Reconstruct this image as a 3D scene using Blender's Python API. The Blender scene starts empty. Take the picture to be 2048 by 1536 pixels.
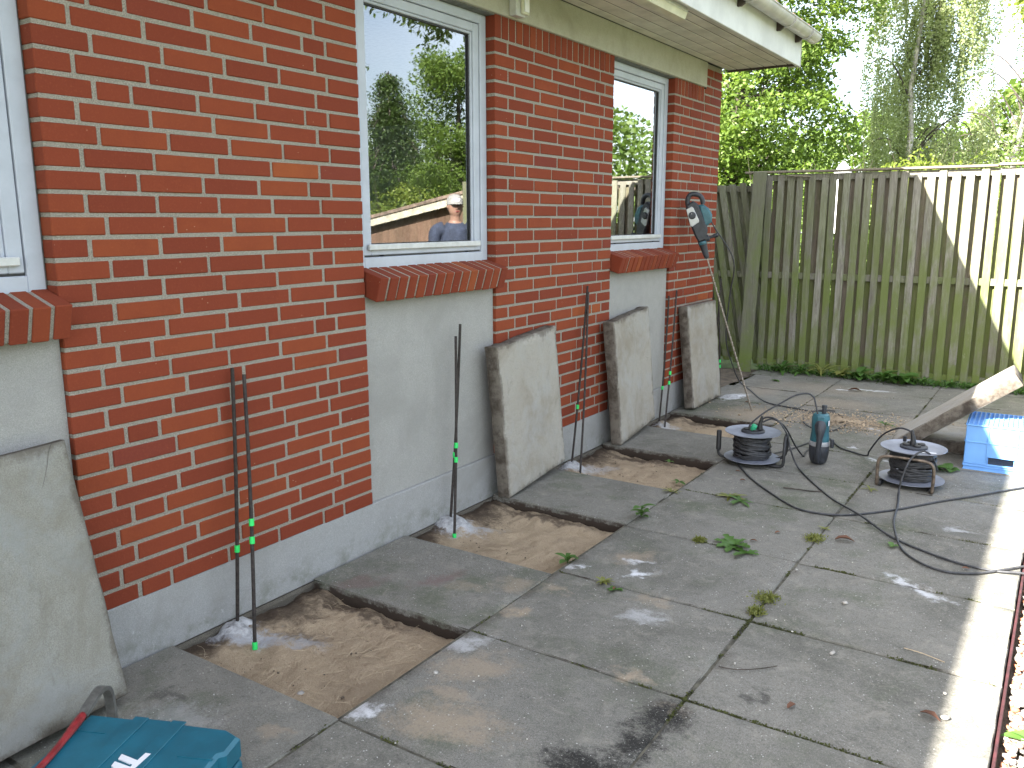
import bpy, bmesh, math, random
import numpy as np
from mathutils import Vector, Matrix, noise as mnoise
R = math.radians
random.seed(7); rng = np.random.default_rng(7)
SC = bpy.context.scene
COL = SC.collection

# ------------------------------------------------------------ camera
cam = bpy.data.cameras.new('camera'); camo = bpy.data.objects.new('camera', cam); COL.objects.link(camo)
cam.sensor_width = 36; cam.lens = 36*1686.23/2048; cam.clip_end = 400; cam.clip_start = .02
ya, pi_, ro = -.5833, -.1919, -.0015
ca, sa, cb, sb, cc, sc = math.cos(ya), math.sin(ya), math.cos(pi_), math.sin(pi_), math.cos(ro), math.sin(ro)
fw = Vector((sa*cb, ca*cb, sb)); rt = Vector((ca, -sa, 0)); up = rt.cross(fw)
r2 = cc*rt+sc*up; u2 = -sc*rt+cc*up
CAM = Vector((2.4993, -1.3484, 1.4528))
m = Matrix((r2, u2, -fw)).transposed().to_4x4(); m.translation = CAM
camo.matrix_world = m
SC.camera = camo

# ------------------------------------------------------------ sky and sun
SUN = Vector((.562, 1.30, -1.0)).normalized()          # the way the light travels
el = math.asin(-SUN.z); az = math.atan2(-SUN.x, -SUN.y)  # azimuth from +y, clockwise
W = bpy.data.worlds.new('World'); SC.world = W; W.use_nodes = True
wn = W.node_tree; bg = wn.nodes['Background']; bg.inputs[1].default_value = .062
sky = wn.nodes.new('ShaderNodeTexSky'); sky.sky_type = 'NISHITA'; sky.sun_disc = False
sky.sun_elevation = el; sky.sun_rotation = az; sky.dust_density = 1.6; sky.air_density = 1.0; sky.ozone_density = .8
# a thin veil of bright summer cloud, the same all round
tc = wn.nodes.new('ShaderNodeTexCoord'); nz = wn.nodes.new('ShaderNodeTexNoise'); nz.inputs['Scale'].default_value = 2.2; nz.inputs['Detail'].default_value = 6
rp = wn.nodes.new('ShaderNodeValToRGB'); rp.color_ramp.elements[0].position = .38; rp.color_ramp.elements[1].position = .75
rp.color_ramp.elements[0].color = (.12, .12, .12, 1); rp.color_ramp.elements[1].color = (.62, .62, .62, 1)
mx = wn.nodes.new('ShaderNodeMix'); mx.data_type = 'RGBA'; mx.inputs['B'].default_value = (9.6, 9.5, 9.3, 1)
L = wn.links.new
L(tc.outputs['Generated'], nz.inputs['Vector']); L(nz.outputs['Fac'], rp.inputs['Fac']); L(rp.outputs['Color'], mx.inputs['Factor'])
L(sky.outputs[0], mx.inputs['A']); L(mx.outputs['Result'], bg.inputs[0])
sl = bpy.data.lights.new('sun', 'SUN'); so = bpy.data.objects.new('sun', sl); COL.objects.link(so)
sl.energy = 5.0; sl.angle = R(.53); sl.color = (1, .95, .86)
so.rotation_euler = SUN.to_track_quat('-Z', 'Y').to_euler()
SC.view_settings.view_transform = 'Standard'; SC.view_settings.look = 'None'
SC.view_settings.gamma = 1; SC.view_settings.use_curve_mapping = False
SC.view_settings.exposure = 3.07
SC.cycles.max_bounces = 7; SC.cycles.transparent_max_bounces = 12

# ------------------------------------------------------------ tagging
def tag(o, label=None, cat=None, group=None, kind=None):
    if label: o['label'] = label
    if cat: o['category'] = cat
    if group: o['group'] = group
    if kind: o['kind'] = kind
    return o
def empty(name, loc=(0, 0, 0), rz=0, label=None, cat=None, group=None, kind=None):
    o = bpy.data.objects.new(name, None); COL.objects.link(o); o.location = loc; o.rotation_euler = (0, 0, rz)
    o.empty_display_size = .05
    return tag(o, label, cat, group, kind)
def inst(name, me, parent=None, loc=(0, 0, 0), rot=(0, 0, 0)):
    o = bpy.data.objects.new(name, me); COL.objects.link(o); o.location = loc; o.rotation_euler = rot
    if parent: o.parent = parent
    return o

# ------------------------------------------------------------ materials
class NT:
    def __init__(s, name):
        s.m = bpy.data.materials.new(name); s.m.use_nodes = True; s.t = s.m.node_tree; s.n = s.t.nodes
        s.p = s.n['Principled BSDF']; s.out = s.n['Material Output']
        s._obj = None
    def new(s, ty, **k):
        q = s.n.new(ty)
        for a, b in k.items(): setattr(q, a, b)
        return q
    def put(s, sock, v):
        if isinstance(v, bpy.types.NodeSocket): s.t.links.new(v, sock)
        elif v is not None:
            try: sock.default_value = v
            except Exception:
                sock.default_value = (*v, 1) if len(v) == 3 else v
    def co(s, which='Object'):
        if s._obj is None: s._obj = s.new('ShaderNodeTexCoord')
        return s._obj.outputs[which]
    def pos(s): return s.new('ShaderNodeNewGeometry').outputs['Position']
    def isl(s): return s.new('ShaderNodeNewGeometry').outputs['Random Per Island']
    def rnd(s): return s.new('ShaderNodeObjectInfo').outputs['Random']
    def noise(s, scale, detail=4, rough=.6, vec=None, dist=0):
        q = s.new('ShaderNodeTexNoise'); s.put(q.inputs['Vector'], vec if vec is not None else s.co())
        q.inputs['Scale'].default_value = scale; q.inputs['Detail'].default_value = detail; q.inputs['Roughness'].default_value = rough
        q.inputs['Distortion'].default_value = dist
        return q.outputs['Fac']
    def vor(s, scale, vec=None, feat='F1', out='Distance'):
        q = s.new('ShaderNodeTexVoronoi', feature=feat); s.put(q.inputs['Vector'], vec if vec is not None else s.co())
        q.inputs['Scale'].default_value = scale; return q.outputs[out]
    def math(s, op, a, b=None, c=None, clamp=False):
        q = s.new('ShaderNodeMath', operation=op, use_clamp=clamp); s.put(q.inputs[0], a)
        if b is not None: s.put(q.inputs[1], b)
        if c is not None: s.put(q.inputs[2], c)
        return q.outputs[0]
    def vmath(s, op, a, b=None):
        q = s.new('ShaderNodeVectorMath', operation=op); s.put(q.inputs[0], a)
        if b is not None: s.put(q.inputs[1], b)
        return q.outputs[0]
    def ss(s, v, a, b, lo=0., hi=1.):
        q = s.new('ShaderNodeMapRange', interpolation_type='SMOOTHSTEP'); s.put(q.inputs[0], v)
        q.inputs[1].default_value = a; q.inputs[2].default_value = b; q.inputs[3].default_value = lo; q.inputs[4].default_value = hi
        return q.outputs[0]
    def mix(s, f, a, b, blend='MIX'):
        q = s.new('ShaderNodeMix', data_type='RGBA', blend_type=blend); s.put(q.inputs['Factor'], f)
        s.put(q.inputs['A'], a); s.put(q.inputs['B'], b); return q.outputs['Result']
    def mapping(s, v, scale=(1, 1, 1), loc=(0, 0, 0), rot=(0, 0, 0)):
        q = s.new('ShaderNodeMapping'); s.put(q.inputs[0], v); q.inputs['Scale'].default_value = scale
        q.inputs['Location'].default_value = loc; q.inputs['Rotation'].default_value = rot; return q.outputs[0]
    def bump(s, h, strength=.5, dist=.01):
        q = s.new('ShaderNodeBump'); s.put(q.inputs['Height'], h); q.inputs['Strength'].default_value = strength
        q.inputs['Distance'].default_value = dist; s.t.links.new(q.outputs[0], s.p.inputs['Normal'])
    def fin(s, col=None, rough=None, metal=None, spec=None):
        if col is not None: s.put(s.p.inputs['Base Color'], col)
        if rough is not None: s.put(s.p.inputs['Roughness'], rough)
        if metal is not None: s.p.inputs['Metallic'].default_value = metal
        if spec is not None: s.p.inputs['Specular IOR Level'].default_value = spec
        return s.m

def simple(name, col, rough=.6, metal=0, spec=.5, nscale=30, var=.25, bump=.15, bscale=120, bd=.002):
    t = NT(name); f = t.noise(nscale, 5, .65)
    c = t.mix(t.ss(f, .3, .7), tuple(x*(1-var) for x in col)+(1,), tuple(min(1, x*(1+var)) for x in col)+(1,))
    if bump: t.bump(t.noise(bscale, 4, .6), bump, bd)
    return t.fin(c, rough, metal, spec)

def m_brick():
    t = NT('red_brick'); r = t.math('FRACT', t.math('ADD', t.math('MULTIPLY', t.rnd(), 7.13), t.math('MULTIPLY', t.isl(), 3.7)))
    c = t.mix(t.ss(r, 0, .55), (.168, .034, .017, 1), (.198, .041, .019, 1))
    c = t.mix(t.ss(r, .6, .9), c, (.222, .050, .020, 1))
    c = t.mix(t.ss(r, .984, .99), c, (.27, .070, .024, 1))
    r2_ = t.math('FRACT', t.math('MULTIPLY', r, 41.3)); c = t.mix(t.ss(r2_, .965, .98, 0, .8), c, (.16, .034, .024, 1))
    n1 = t.noise(9, 5, .7, t.pos()); c = t.mix(t.ss(n1, .35, .75, 0, .4), c, (.17, .035, .018, 1))
    n2 = t.noise(160, 3, .7, t.pos()); c = t.mix(t.ss(n2, .5, .8, 0, .35), c, (.33, .085, .035, 1))
    # tiny lime specks and a few smears of mortar on the faces
    v = t.vor(38, t.pos()); sp = t.noise(3.5, 2, .5, t.pos())
    c = t.mix(t.math('MULTIPLY', t.ss(v, .06, .035), t.ss(sp, .52, .6)), c, (.6, .45, .33, 1))
    sm = t.noise(5.5, 6, .75, t.pos(), 1.5); c = t.mix(t.ss(sm, .70, .80, 0, .45), c, (.42, .33, .28, 1))
    h = t.math('ADD', t.noise(260, 3, .6, t.pos()), t.math('MULTIPLY', t.noise(45, 4, .6, t.pos()), 1.6)); t.bump(h, .45, .0022)
    return t.fin(c, .88, 0, .2)
def m_mortar():
    t = NT('mortar'); p = t.pos(); n = t.noise(330, 2, .6, p); c = t.mix(t.ss(n, .3, .72), (.17, .153, .125, 1), (.41, .375, .315, 1))
    c = t.mix(t.ss(t.noise(4, 4, .7, p), .4, .75, 0, .5), c, (.33, .31, .265, 1))
    c = t.mix(t.ss(t.vor(170, p), .17, .1), c, (.13, .11, .09, 1))
    t.bump(t.math('ADD', n, t.noise(90, 4, .7, p)), .9, .004); return t.fin(c, .95, 0, .15)
def m_render(name, a, b, stain=(.2, .19, .16), bs=.5, low=None, speck=.6):
    t = NT(name); p = t.pos(); n = t.noise(420, 2, .7, p); c = t.mix(t.ss(n, .35, .65), (*a, 1), (*b, 1))
    big = t.noise(2.3, 7, .65, p, .6); c = t.mix(t.ss(big, .45, .72, 0, .6), c, (*stain, 1))
    n3 = t.noise(14, 6, .7, p); c = t.mix(t.ss(n3, .4, .75, 0, .35), c, (*stain, 1))
    v = t.vor(95, p); c = t.mix(t.ss(v, .1, .05, 0, speck), c, (.62, .60, .56, 1))
    if low:   # damp green band close to the ground
        z = t.new('ShaderNodeSeparateXYZ'); t.put(z.inputs[0], p)
        k = t.math('MULTIPLY', t.ss(z.outputs[2], .14, 0, 0, .55), t.ss(t.noise(7, 5, .75, p), .45, .68)); c = t.mix(k, c, (*low, 1))
        k = t.math('MULTIPLY', t.ss(z.outputs[2], .3, .06), t.ss(t.noise(24, 6, .8, t.mapping(p, (1, 1, .6))), .60, .72, 0, .45)); c = t.mix(k, c, (.6, .6, .6, 1))
    t.bump(t.math('ADD', n, t.math('MULTIPLY', n3, 1.5)), bs, .003); return t.fin(c, .92, 0, .2)

def blobs(t, p, c, L_, warp=.05, wscale=14):
    """stains with a shape of their own: (x, y, rx, ry, angle, colour, strength)"""
    w = t.new('ShaderNodeTexNoise'); t.put(w.inputs['Vector'], p); w.inputs['Scale'].default_value = wscale; w.inputs['Detail'].default_value = 5
    off = t.vmath('MULTIPLY', t.vmath('SUBTRACT', w.outputs['Color'], (.5, .5, .5)), (warp*4,)*3)
    wp = t.vmath('ADD', p, off); gr = t.noise(55, 6, .85, p)
    for (x, y, rx, ry, an, col, st) in L_:
        q = t.vmath('SUBTRACT', wp, (x, y, 0)); q = t.mapping(q, (1, 1, 0), rot=(0, 0, -an)); q = t.vmath('DIVIDE', q, (rx, ry, 1))
        d = t.new('ShaderNodeVectorMath', operation='LENGTH'); t.put(d.inputs[0], q)
        k = t.math('MULTIPLY', t.ss(t.math('ADD', d.outputs['Value'], t.math('MULTIPLY', t.math('SUBTRACT', gr, .5), 2.2)), 1.3, .25), st)
        c = t.mix(k, c, (*col, 1))
    return c
SAND = (.30, .245, .18); WHITE = (.66, .67, .69); OIL = (.022, .021, .019); REDD = (.16, .10, .095)
STAINS = [(.98, .72, .16, .10, .5, SAND, .8), (1.10, .42, .20, .10, .3, SAND, .9), (1.02, .55, .10, .05, 0, SAND, .7), (.74, 1.33, .10, .07, .3, SAND, .6),
  (.90, 1.40, .06, .045, 0, SAND, .7), (.88, 1.14, .055, .045, 0, SAND, 1.), (1.435, .958, .06, .05, 0, SAND, .9), (1.62, .86, .06, .03, .4, SAND, .6), (.60, 1.2, .1, .04, .3, SAND, .4),
  (1.27, 1.50, .10, .04, .2, SAND, .6), (1.02, 1.86, .10, .07, .9, SAND, .7), (1.12, 1.70, .075, .03, 1.0, WHITE, .95), (1.07, 1.83, .06, .03, .6, WHITE, .7), (.84, 1.62, .05, .025, .9, WHITE, .8),
  (.83, .82, .13, .05, .7, WHITE, .42), (.85, .33, .05, .035, .6, WHITE, .8), (1.3, 1.36, .10, .05, .4, WHITE, .35), (2.10, 2.20, .16, .035, -.55, WHITE, .75), (2.17, 3.0, .07, .035, 0, WHITE, .4),
  (1.62, .79, .085, .13, -.15, OIL, 1.), (1.615, .62, .075, .11, .1, OIL, 1.), (1.53, .47, .14, .08, .25, OIL, 1.), (1.83, 1.07, .035, .05, .5, OIL, .6), (.3, .06, .07, .03, .3, OIL, .5), (.42, -.02, .16, .10, .6, WHITE, .22),
  (.45, 1.2, .12, .06, 1.2, REDD, .6), (.2, 1.0, .13, .06, .9, REDD, .5), (.62, -.1, .1, .05, .6, SAND, .6), (.72, .1, .06, .03, .4, SAND, .6),
  (1.9, 5.2, .5, .4, 0, SAND, .45), (.8, 6.2, .6, .3, 0, SAND, .4), (1.9, 3.9, .2, .12, 0, SAND, .35), (.6, 4.9, .30, .28, .2, SAND, .8), (1.15, 5.0, .30, .22, 0, SAND, .85), (1.5, 4.95, .25, .2, 0, SAND, .7), (.35, 5.8, .2, .25, 0, SAND, .45), (1.0, 5.6, .4, .25, 0, SAND, .5),
  (.25, 5.45, .07, .16, -.2, WHITE, .85), (.95, 6.25, .05, .02, 0, WHITE, .8), (1.15, 6.35, .2, .03, .1, WHITE, .7), (1.62, 4.06, .05, .02, 0, WHITE, .6), (1.45, 4.9, .05, .03, 0, WHITE, .5), (1.43, 4.3, .03, .03, 0, WHITE, .6)]
def m_paving():
    t = NT('paving_concrete'); p = t.pos(); r = t.rnd()
    n = t.noise(300, 3, .7, p); c = t.mix(t.ss(n, .3, .7), (.112, .107, .094, 1), (.25, .24, .212, 1))
    c = t.mix(t.ss(r, 0, 1, 0, .30), c, (.21, .20, .17, 1))
    big = t.noise(1.6, 8, .7, p, .4); c = t.mix(t.ss(big, .42, .7, 0, .75), c, (.085, .083, .068, 1))
    gr = t.noise(2.6, 5, .65, t.vmath('ADD', p, (7, 3, 1))); c = t.mix(t.ss(gr, .5, .72, 0, .65), c, (.078, .094, .052, 1))
    n2 = t.noise(11, 7, .75, p, .8); c = t.mix(t.ss(n2, .48, .72, 0, .6), c, (.28, .262, .22, 1)); n5 = t.noise(34, 6, .8, p); c = t.mix(t.ss(n5, .5, .7, 0, .5), c, (.07, .068, .058, 1))
    sc_ = t.noise(7, 6, .8, t.mapping(p, (1, 3.5, 1), rot=(0, 0, .5)), 1.); c = t.mix(t.ss(sc_, .62, .72, 0, .45), c, (.36, .35, .33, 1))
    c = blobs(t, p, c, STAINS)
    n6 = t.noise(130, 5, .85, p); c = t.mix(t.ss(n6, .54, .66, 0, .55), c, (.33, .32, .29, 1)); c = t.mix(t.ss(n6, .45, .34, 0, .55), c, (.055, .052, .046, 1))
    v = t.vor(52, p); c = t.mix(t.math('MULTIPLY', t.ss(v, .15, .09), t.ss(t.noise(9, 3, .6, p), .42, .6)), c, (.45, .44, .41, 1))
    v = t.vor(28, t.vmath('ADD', p, (3, 1, 0))); c = t.mix(t.ss(v, .05, .03, 0, .9), c, (.6, .58, .54, 1))
    v = t.vor(21, t.vmath('ADD', p, (1, 4, 0))); c = t.mix(t.ss(v, .05, .03, 0, .8), c, (.04, .035, .03, 1))
    # dark earth on the cut sides of the slabs
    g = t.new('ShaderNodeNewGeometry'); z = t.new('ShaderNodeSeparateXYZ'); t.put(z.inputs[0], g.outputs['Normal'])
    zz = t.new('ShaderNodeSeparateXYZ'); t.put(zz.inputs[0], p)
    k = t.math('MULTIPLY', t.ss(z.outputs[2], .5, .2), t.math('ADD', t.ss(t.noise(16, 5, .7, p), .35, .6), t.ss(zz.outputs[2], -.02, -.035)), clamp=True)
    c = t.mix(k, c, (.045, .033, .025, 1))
    t.bump(t.math('ADD', n, t.math('ADD', t.math('MULTIPLY', t.noise(60, 4, .7, p), 1.), t.math('MULTIPLY', n2, 1.5))), .55, .004)
    return t.fin(c, .9, 0, .25)
def m_loose_slab(grey=False):
    t = NT('grey_lifted_slab' if grey else 'lifted_slab_concrete'); p = t.co(); r = t.rnd(); pv = t.vmath('ADD', p, (0, 0, 0)); w = t.pos()
    n = t.noise(260, 3, .7, p); c = t.mix(t.ss(n, .3, .7), (.27, .25, .215, 1), (.40, .38, .335, 1))
    big = t.noise(2.6, 7, .7, w, .5); c = t.mix(t.ss(big, .40, .68, 0, .8), c, (.235, .205, .16, 1)); n7 = t.noise(22, 7, .8, w, .6); c = t.mix(t.ss(n7, .5, .72, 0, .45), c, (.19, .17, .14, 1))
    gy = t.noise(4.2, 6, .7, t.vmath('ADD', w, (3, 9, 1)), .5); c = t.mix(t.ss(gy, .45, .68, 0, .6), c, (.34, .34, .33, 1))
    st = t.noise(8, 6, .75, t.mapping(w, (1, 3, .5))); c = t.mix(t.ss(st, .6, .72, 0, .4), c, (.16, .13, .10, 1))
    if grey: c = t.mix(1., c, (.76, .79, .79, 1), 'MULTIPLY')
    # grimy rim: distance to the slab edge in the slab's own plane (generated coordinates)
    g = t.new('ShaderNodeSeparateXYZ'); t.put(g.inputs[0], t.co('Generated'))
    ex = t.math('ABSOLUTE', t.math('SUBTRACT', g.outputs[0], .5)); ey = t.math('ABSOLUTE', t.math('SUBTRACT', g.outputs[1], .5))
    e = t.math('MAXIMUM', ex, ey); e = t.math('ADD', e, t.math('MULTIPLY', t.math('SUBTRACT', t.noise(9, 6, .75, w), .5), .17))
    c = t.mix(t.ss(e, .455, .50, 0, .8), c, (.105, .088, .07, 1))
    # earth stained narrow sides
    nn = t.new('ShaderNodeSeparateXYZ'); t.put(nn.inputs[0], t.co('Normal'))
    side = t.ss(t.math('ABSOLUTE', nn.outputs[2]), .6, .3)
    sc2 = t.mix(t.ss(t.noise(13, 6, .7, w), .35, .65), (.055, .043, .034, 1), (.17, .15, .125, 1))
    c = t.mix(t.math('MULTIPLY', side, .92), c, sc2)
    # one hair crack
    cr = t.math('ABSOLUTE', t.math('SUBTRACT', t.noise(2.1, 3, .5, t.vmath('ADD', w, (1.3, 0, .2)), .7), .5)); c = t.mix(t.math('MULTIPLY', t.ss(cr, .0022, .0008, 0, .6), t.ss(t.noise(1.7, 2, .5, t.vmath('ADD', w, (5, 5, 5))), .56, .60)), c, (.07, .06, .05, 1))
    t.bump(t.math('ADD', n, t.math('MULTIPLY', t.noise(34, 5, .7, w), 2.)), .6, .004); return t.fin(c, .93, 0, .2)
def m_sand():
    t = NT('bedding_sand'); p = t.pos(); n = t.noise(350, 3, .7, p); c = t.mix(t.ss(n, .3, .7), (.37, .275, .18, 1), (.55, .44, .31, 1))
    c = t.mix(t.ss(t.noise(3.1, 6, .7, p), .45, .7, 0, .5), c, (.29, .225, .16, 1))
    # fine straw coloured roots
    w = t.new('ShaderNodeTexWave', wave_type='BANDS'); t.put(w.inputs[0], t.mapping(p, rot=(0, 0, 1))); w.inputs['Scale'].default_value = 9; w.inputs['Distortion'].default_value = 24; w.inputs['Detail'].default_value = 4; w.inputs['Detail Scale'].default_value = 3.2
    c = t.mix(t.ss(w.outputs['Fac'], .93, .99, 0, .35), c, (.50, .39, .27, 1))
    c = t.mix(t.ss(t.vor(40, p), .12, .07, 0, .6), c, (.12, .085, .055, 1))
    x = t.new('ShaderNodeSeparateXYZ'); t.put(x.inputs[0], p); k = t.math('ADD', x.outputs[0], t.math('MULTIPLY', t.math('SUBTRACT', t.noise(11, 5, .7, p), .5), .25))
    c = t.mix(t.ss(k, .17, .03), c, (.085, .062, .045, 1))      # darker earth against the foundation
    PW = [(.12, .50, .13, .07, .4, (.52, .53, .56), .95), (.26, .58, .12, .05, .6, (.52, .53, .56), .6), (.10, 1.80, .12, .10, .4, (.60, .61, .64), 1.), (.2, 1.88, .10, .05, .7, (.5, .51, .53), .6),
          (.10, 3.02, .14, .08, .5, (.55, .56, .58), .9), (.2, 3.15, .12, .05, .7, (.5, .5, .52), .5), (.12, 4.32, .09, .06, .5, (.55, .56, .58), .8)]
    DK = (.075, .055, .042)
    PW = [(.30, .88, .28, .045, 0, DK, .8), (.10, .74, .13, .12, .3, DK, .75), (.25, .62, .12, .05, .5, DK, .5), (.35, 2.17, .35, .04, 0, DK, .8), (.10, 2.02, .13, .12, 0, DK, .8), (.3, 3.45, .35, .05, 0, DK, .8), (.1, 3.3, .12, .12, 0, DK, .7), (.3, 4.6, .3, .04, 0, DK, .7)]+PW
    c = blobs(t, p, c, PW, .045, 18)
    t.bump(t.math('ADD', t.math('ADD', t.math('MULTIPLY', w.outputs['Fac'], .25), n), t.math('MULTIPLY', t.noise(26, 6, .75, p), 3.)), .9, .009); return t.fin(c, .97, 0, .1)
def m_wood(name, a, b, green, gk=.7, sc=(6, 6, .6), lowgreen=True):
    t = NT(name); o = t.vmath('ADD', t.co(), t.vmath('MULTIPLY', t.new('ShaderNodeCombineXYZ').outputs[0], (1, 1, 1)))
    q = t.new('ShaderNodeCombineXYZ'); t.put(q.inputs[0], t.math('MULTIPLY', t.rnd(), 37)); t.put(q.inputs[1], t.math('MULTIPLY', t.rnd(), 91)); t.put(q.inputs[2], t.math('MULTIPLY', t.rnd(), 13))
    p = t.pos(); po = t.vmath('ADD', p, q.outputs[0])
    g = t.noise(9, 7, .7, t.mapping(po, (sc[0], sc[1], sc[2])), .8); c = t.mix(t.ss(g, .3, .7), (*a, 1), (*b, 1))
    c = t.mix(t.ss(t.rnd(), 0, 1, 0, .45), c, tuple(x*.62 for x in a)+(1,))
    gn = t.noise(2.2, 6, .7, t.mapping(po, (1.5, 1.5, .55)), .3); k = t.ss(gn, .36, .62, 0, gk)
    if lowgreen:
        z = t.new('ShaderNodeSeparateXYZ'); t.put(z.inputs[0], p); k = t.math('MULTIPLY', k, t.ss(z.outputs[2], 2.1, .7, .25, 1.))
        k = t.math('MAXIMUM', k, t.math('MULTIPLY', t.ss(z.outputs[2], .42, .08), t.ss(t.noise(5, 4, .7, po), .35, .55)))
    c = t.mix(k, c, (*green, 1)); c = t.mix(t.ss(t.noise(26, 6, .8, t.mapping(po, (1, 1, .35))), .6, .76, 0, .4), c, tuple(min(.6, x*1.7) for x in b)+(1,))
    t.bump(t.math('ADD', g, t.math('MULTIPLY', t.noise(80, 4, .7, t.mapping(po, (3, 3, .3))), .6)), .5, .004); return t.fin(c, .9, 0, .2)
def m_leaf(name, a, b, trans=.35, rough=.5):
    t = NT(name); r = t.isl(); c = t.mix(r, (*a, 1), (*b, 1)); c = t.mix(t.ss(t.noise(.55, 4, .6, t.pos()), .35, .65, 0, .45), c, tuple(x*.6 for x in a)+(1,))
    t.fin(c, rough, 0, .35); tr = t.new('ShaderNodeBsdfTranslucent'); t.put(tr.inputs[0], t.mix(.5, c, (b[0]*1.3, b[1]*1.35, b[2]*.6, 1)))
    ms = t.new('ShaderNodeMixShader'); ms.inputs[0].default_value = trans; t.t.links.new(t.p.outputs[0], ms.inputs[1]); t.t.links.new(tr.outputs[0], ms.inputs[2])
    t.t.links.new(ms.outputs[0], t.out.inputs[0]); return t.m
def m_glass():
    t = NT('window_glass'); fr = t.new('ShaderNodeFresnel'); fr.inputs[0].default_value = 1.5
    f = t.math('MULTIPLY', fr.outputs[0], 3.8, clamp=True); gl = t.new('ShaderNodeBsdfGlossy'); gl.inputs['Roughness'].default_value = .012; gl.inputs['Color'].default_value = (.94, .97, 1, 1)
    tr = t.new('ShaderNodeBsdfTransparent'); tr.inputs[0].default_value = (.80, .85, .84, 1); ms = t.new('ShaderNodeMixShader')
    t.put(ms.inputs[0], f); t.t.links.new(tr.outputs[0], ms.inputs[1]); t.t.links.new(gl.outputs[0], ms.inputs[2])
    bp = t.new('ShaderNodeBump'); t.put(bp.inputs['Height'], t.noise(1.6, 1, .5, t.pos())); bp.inputs['Strength'].default_value = .05; bp.inputs['Distance'].default_value = .01
    t.t.links.new(bp.outputs[0], gl.inputs['Normal']); t.t.links.new(ms.outputs[0], t.out.inputs[0]); return t.m

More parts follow.
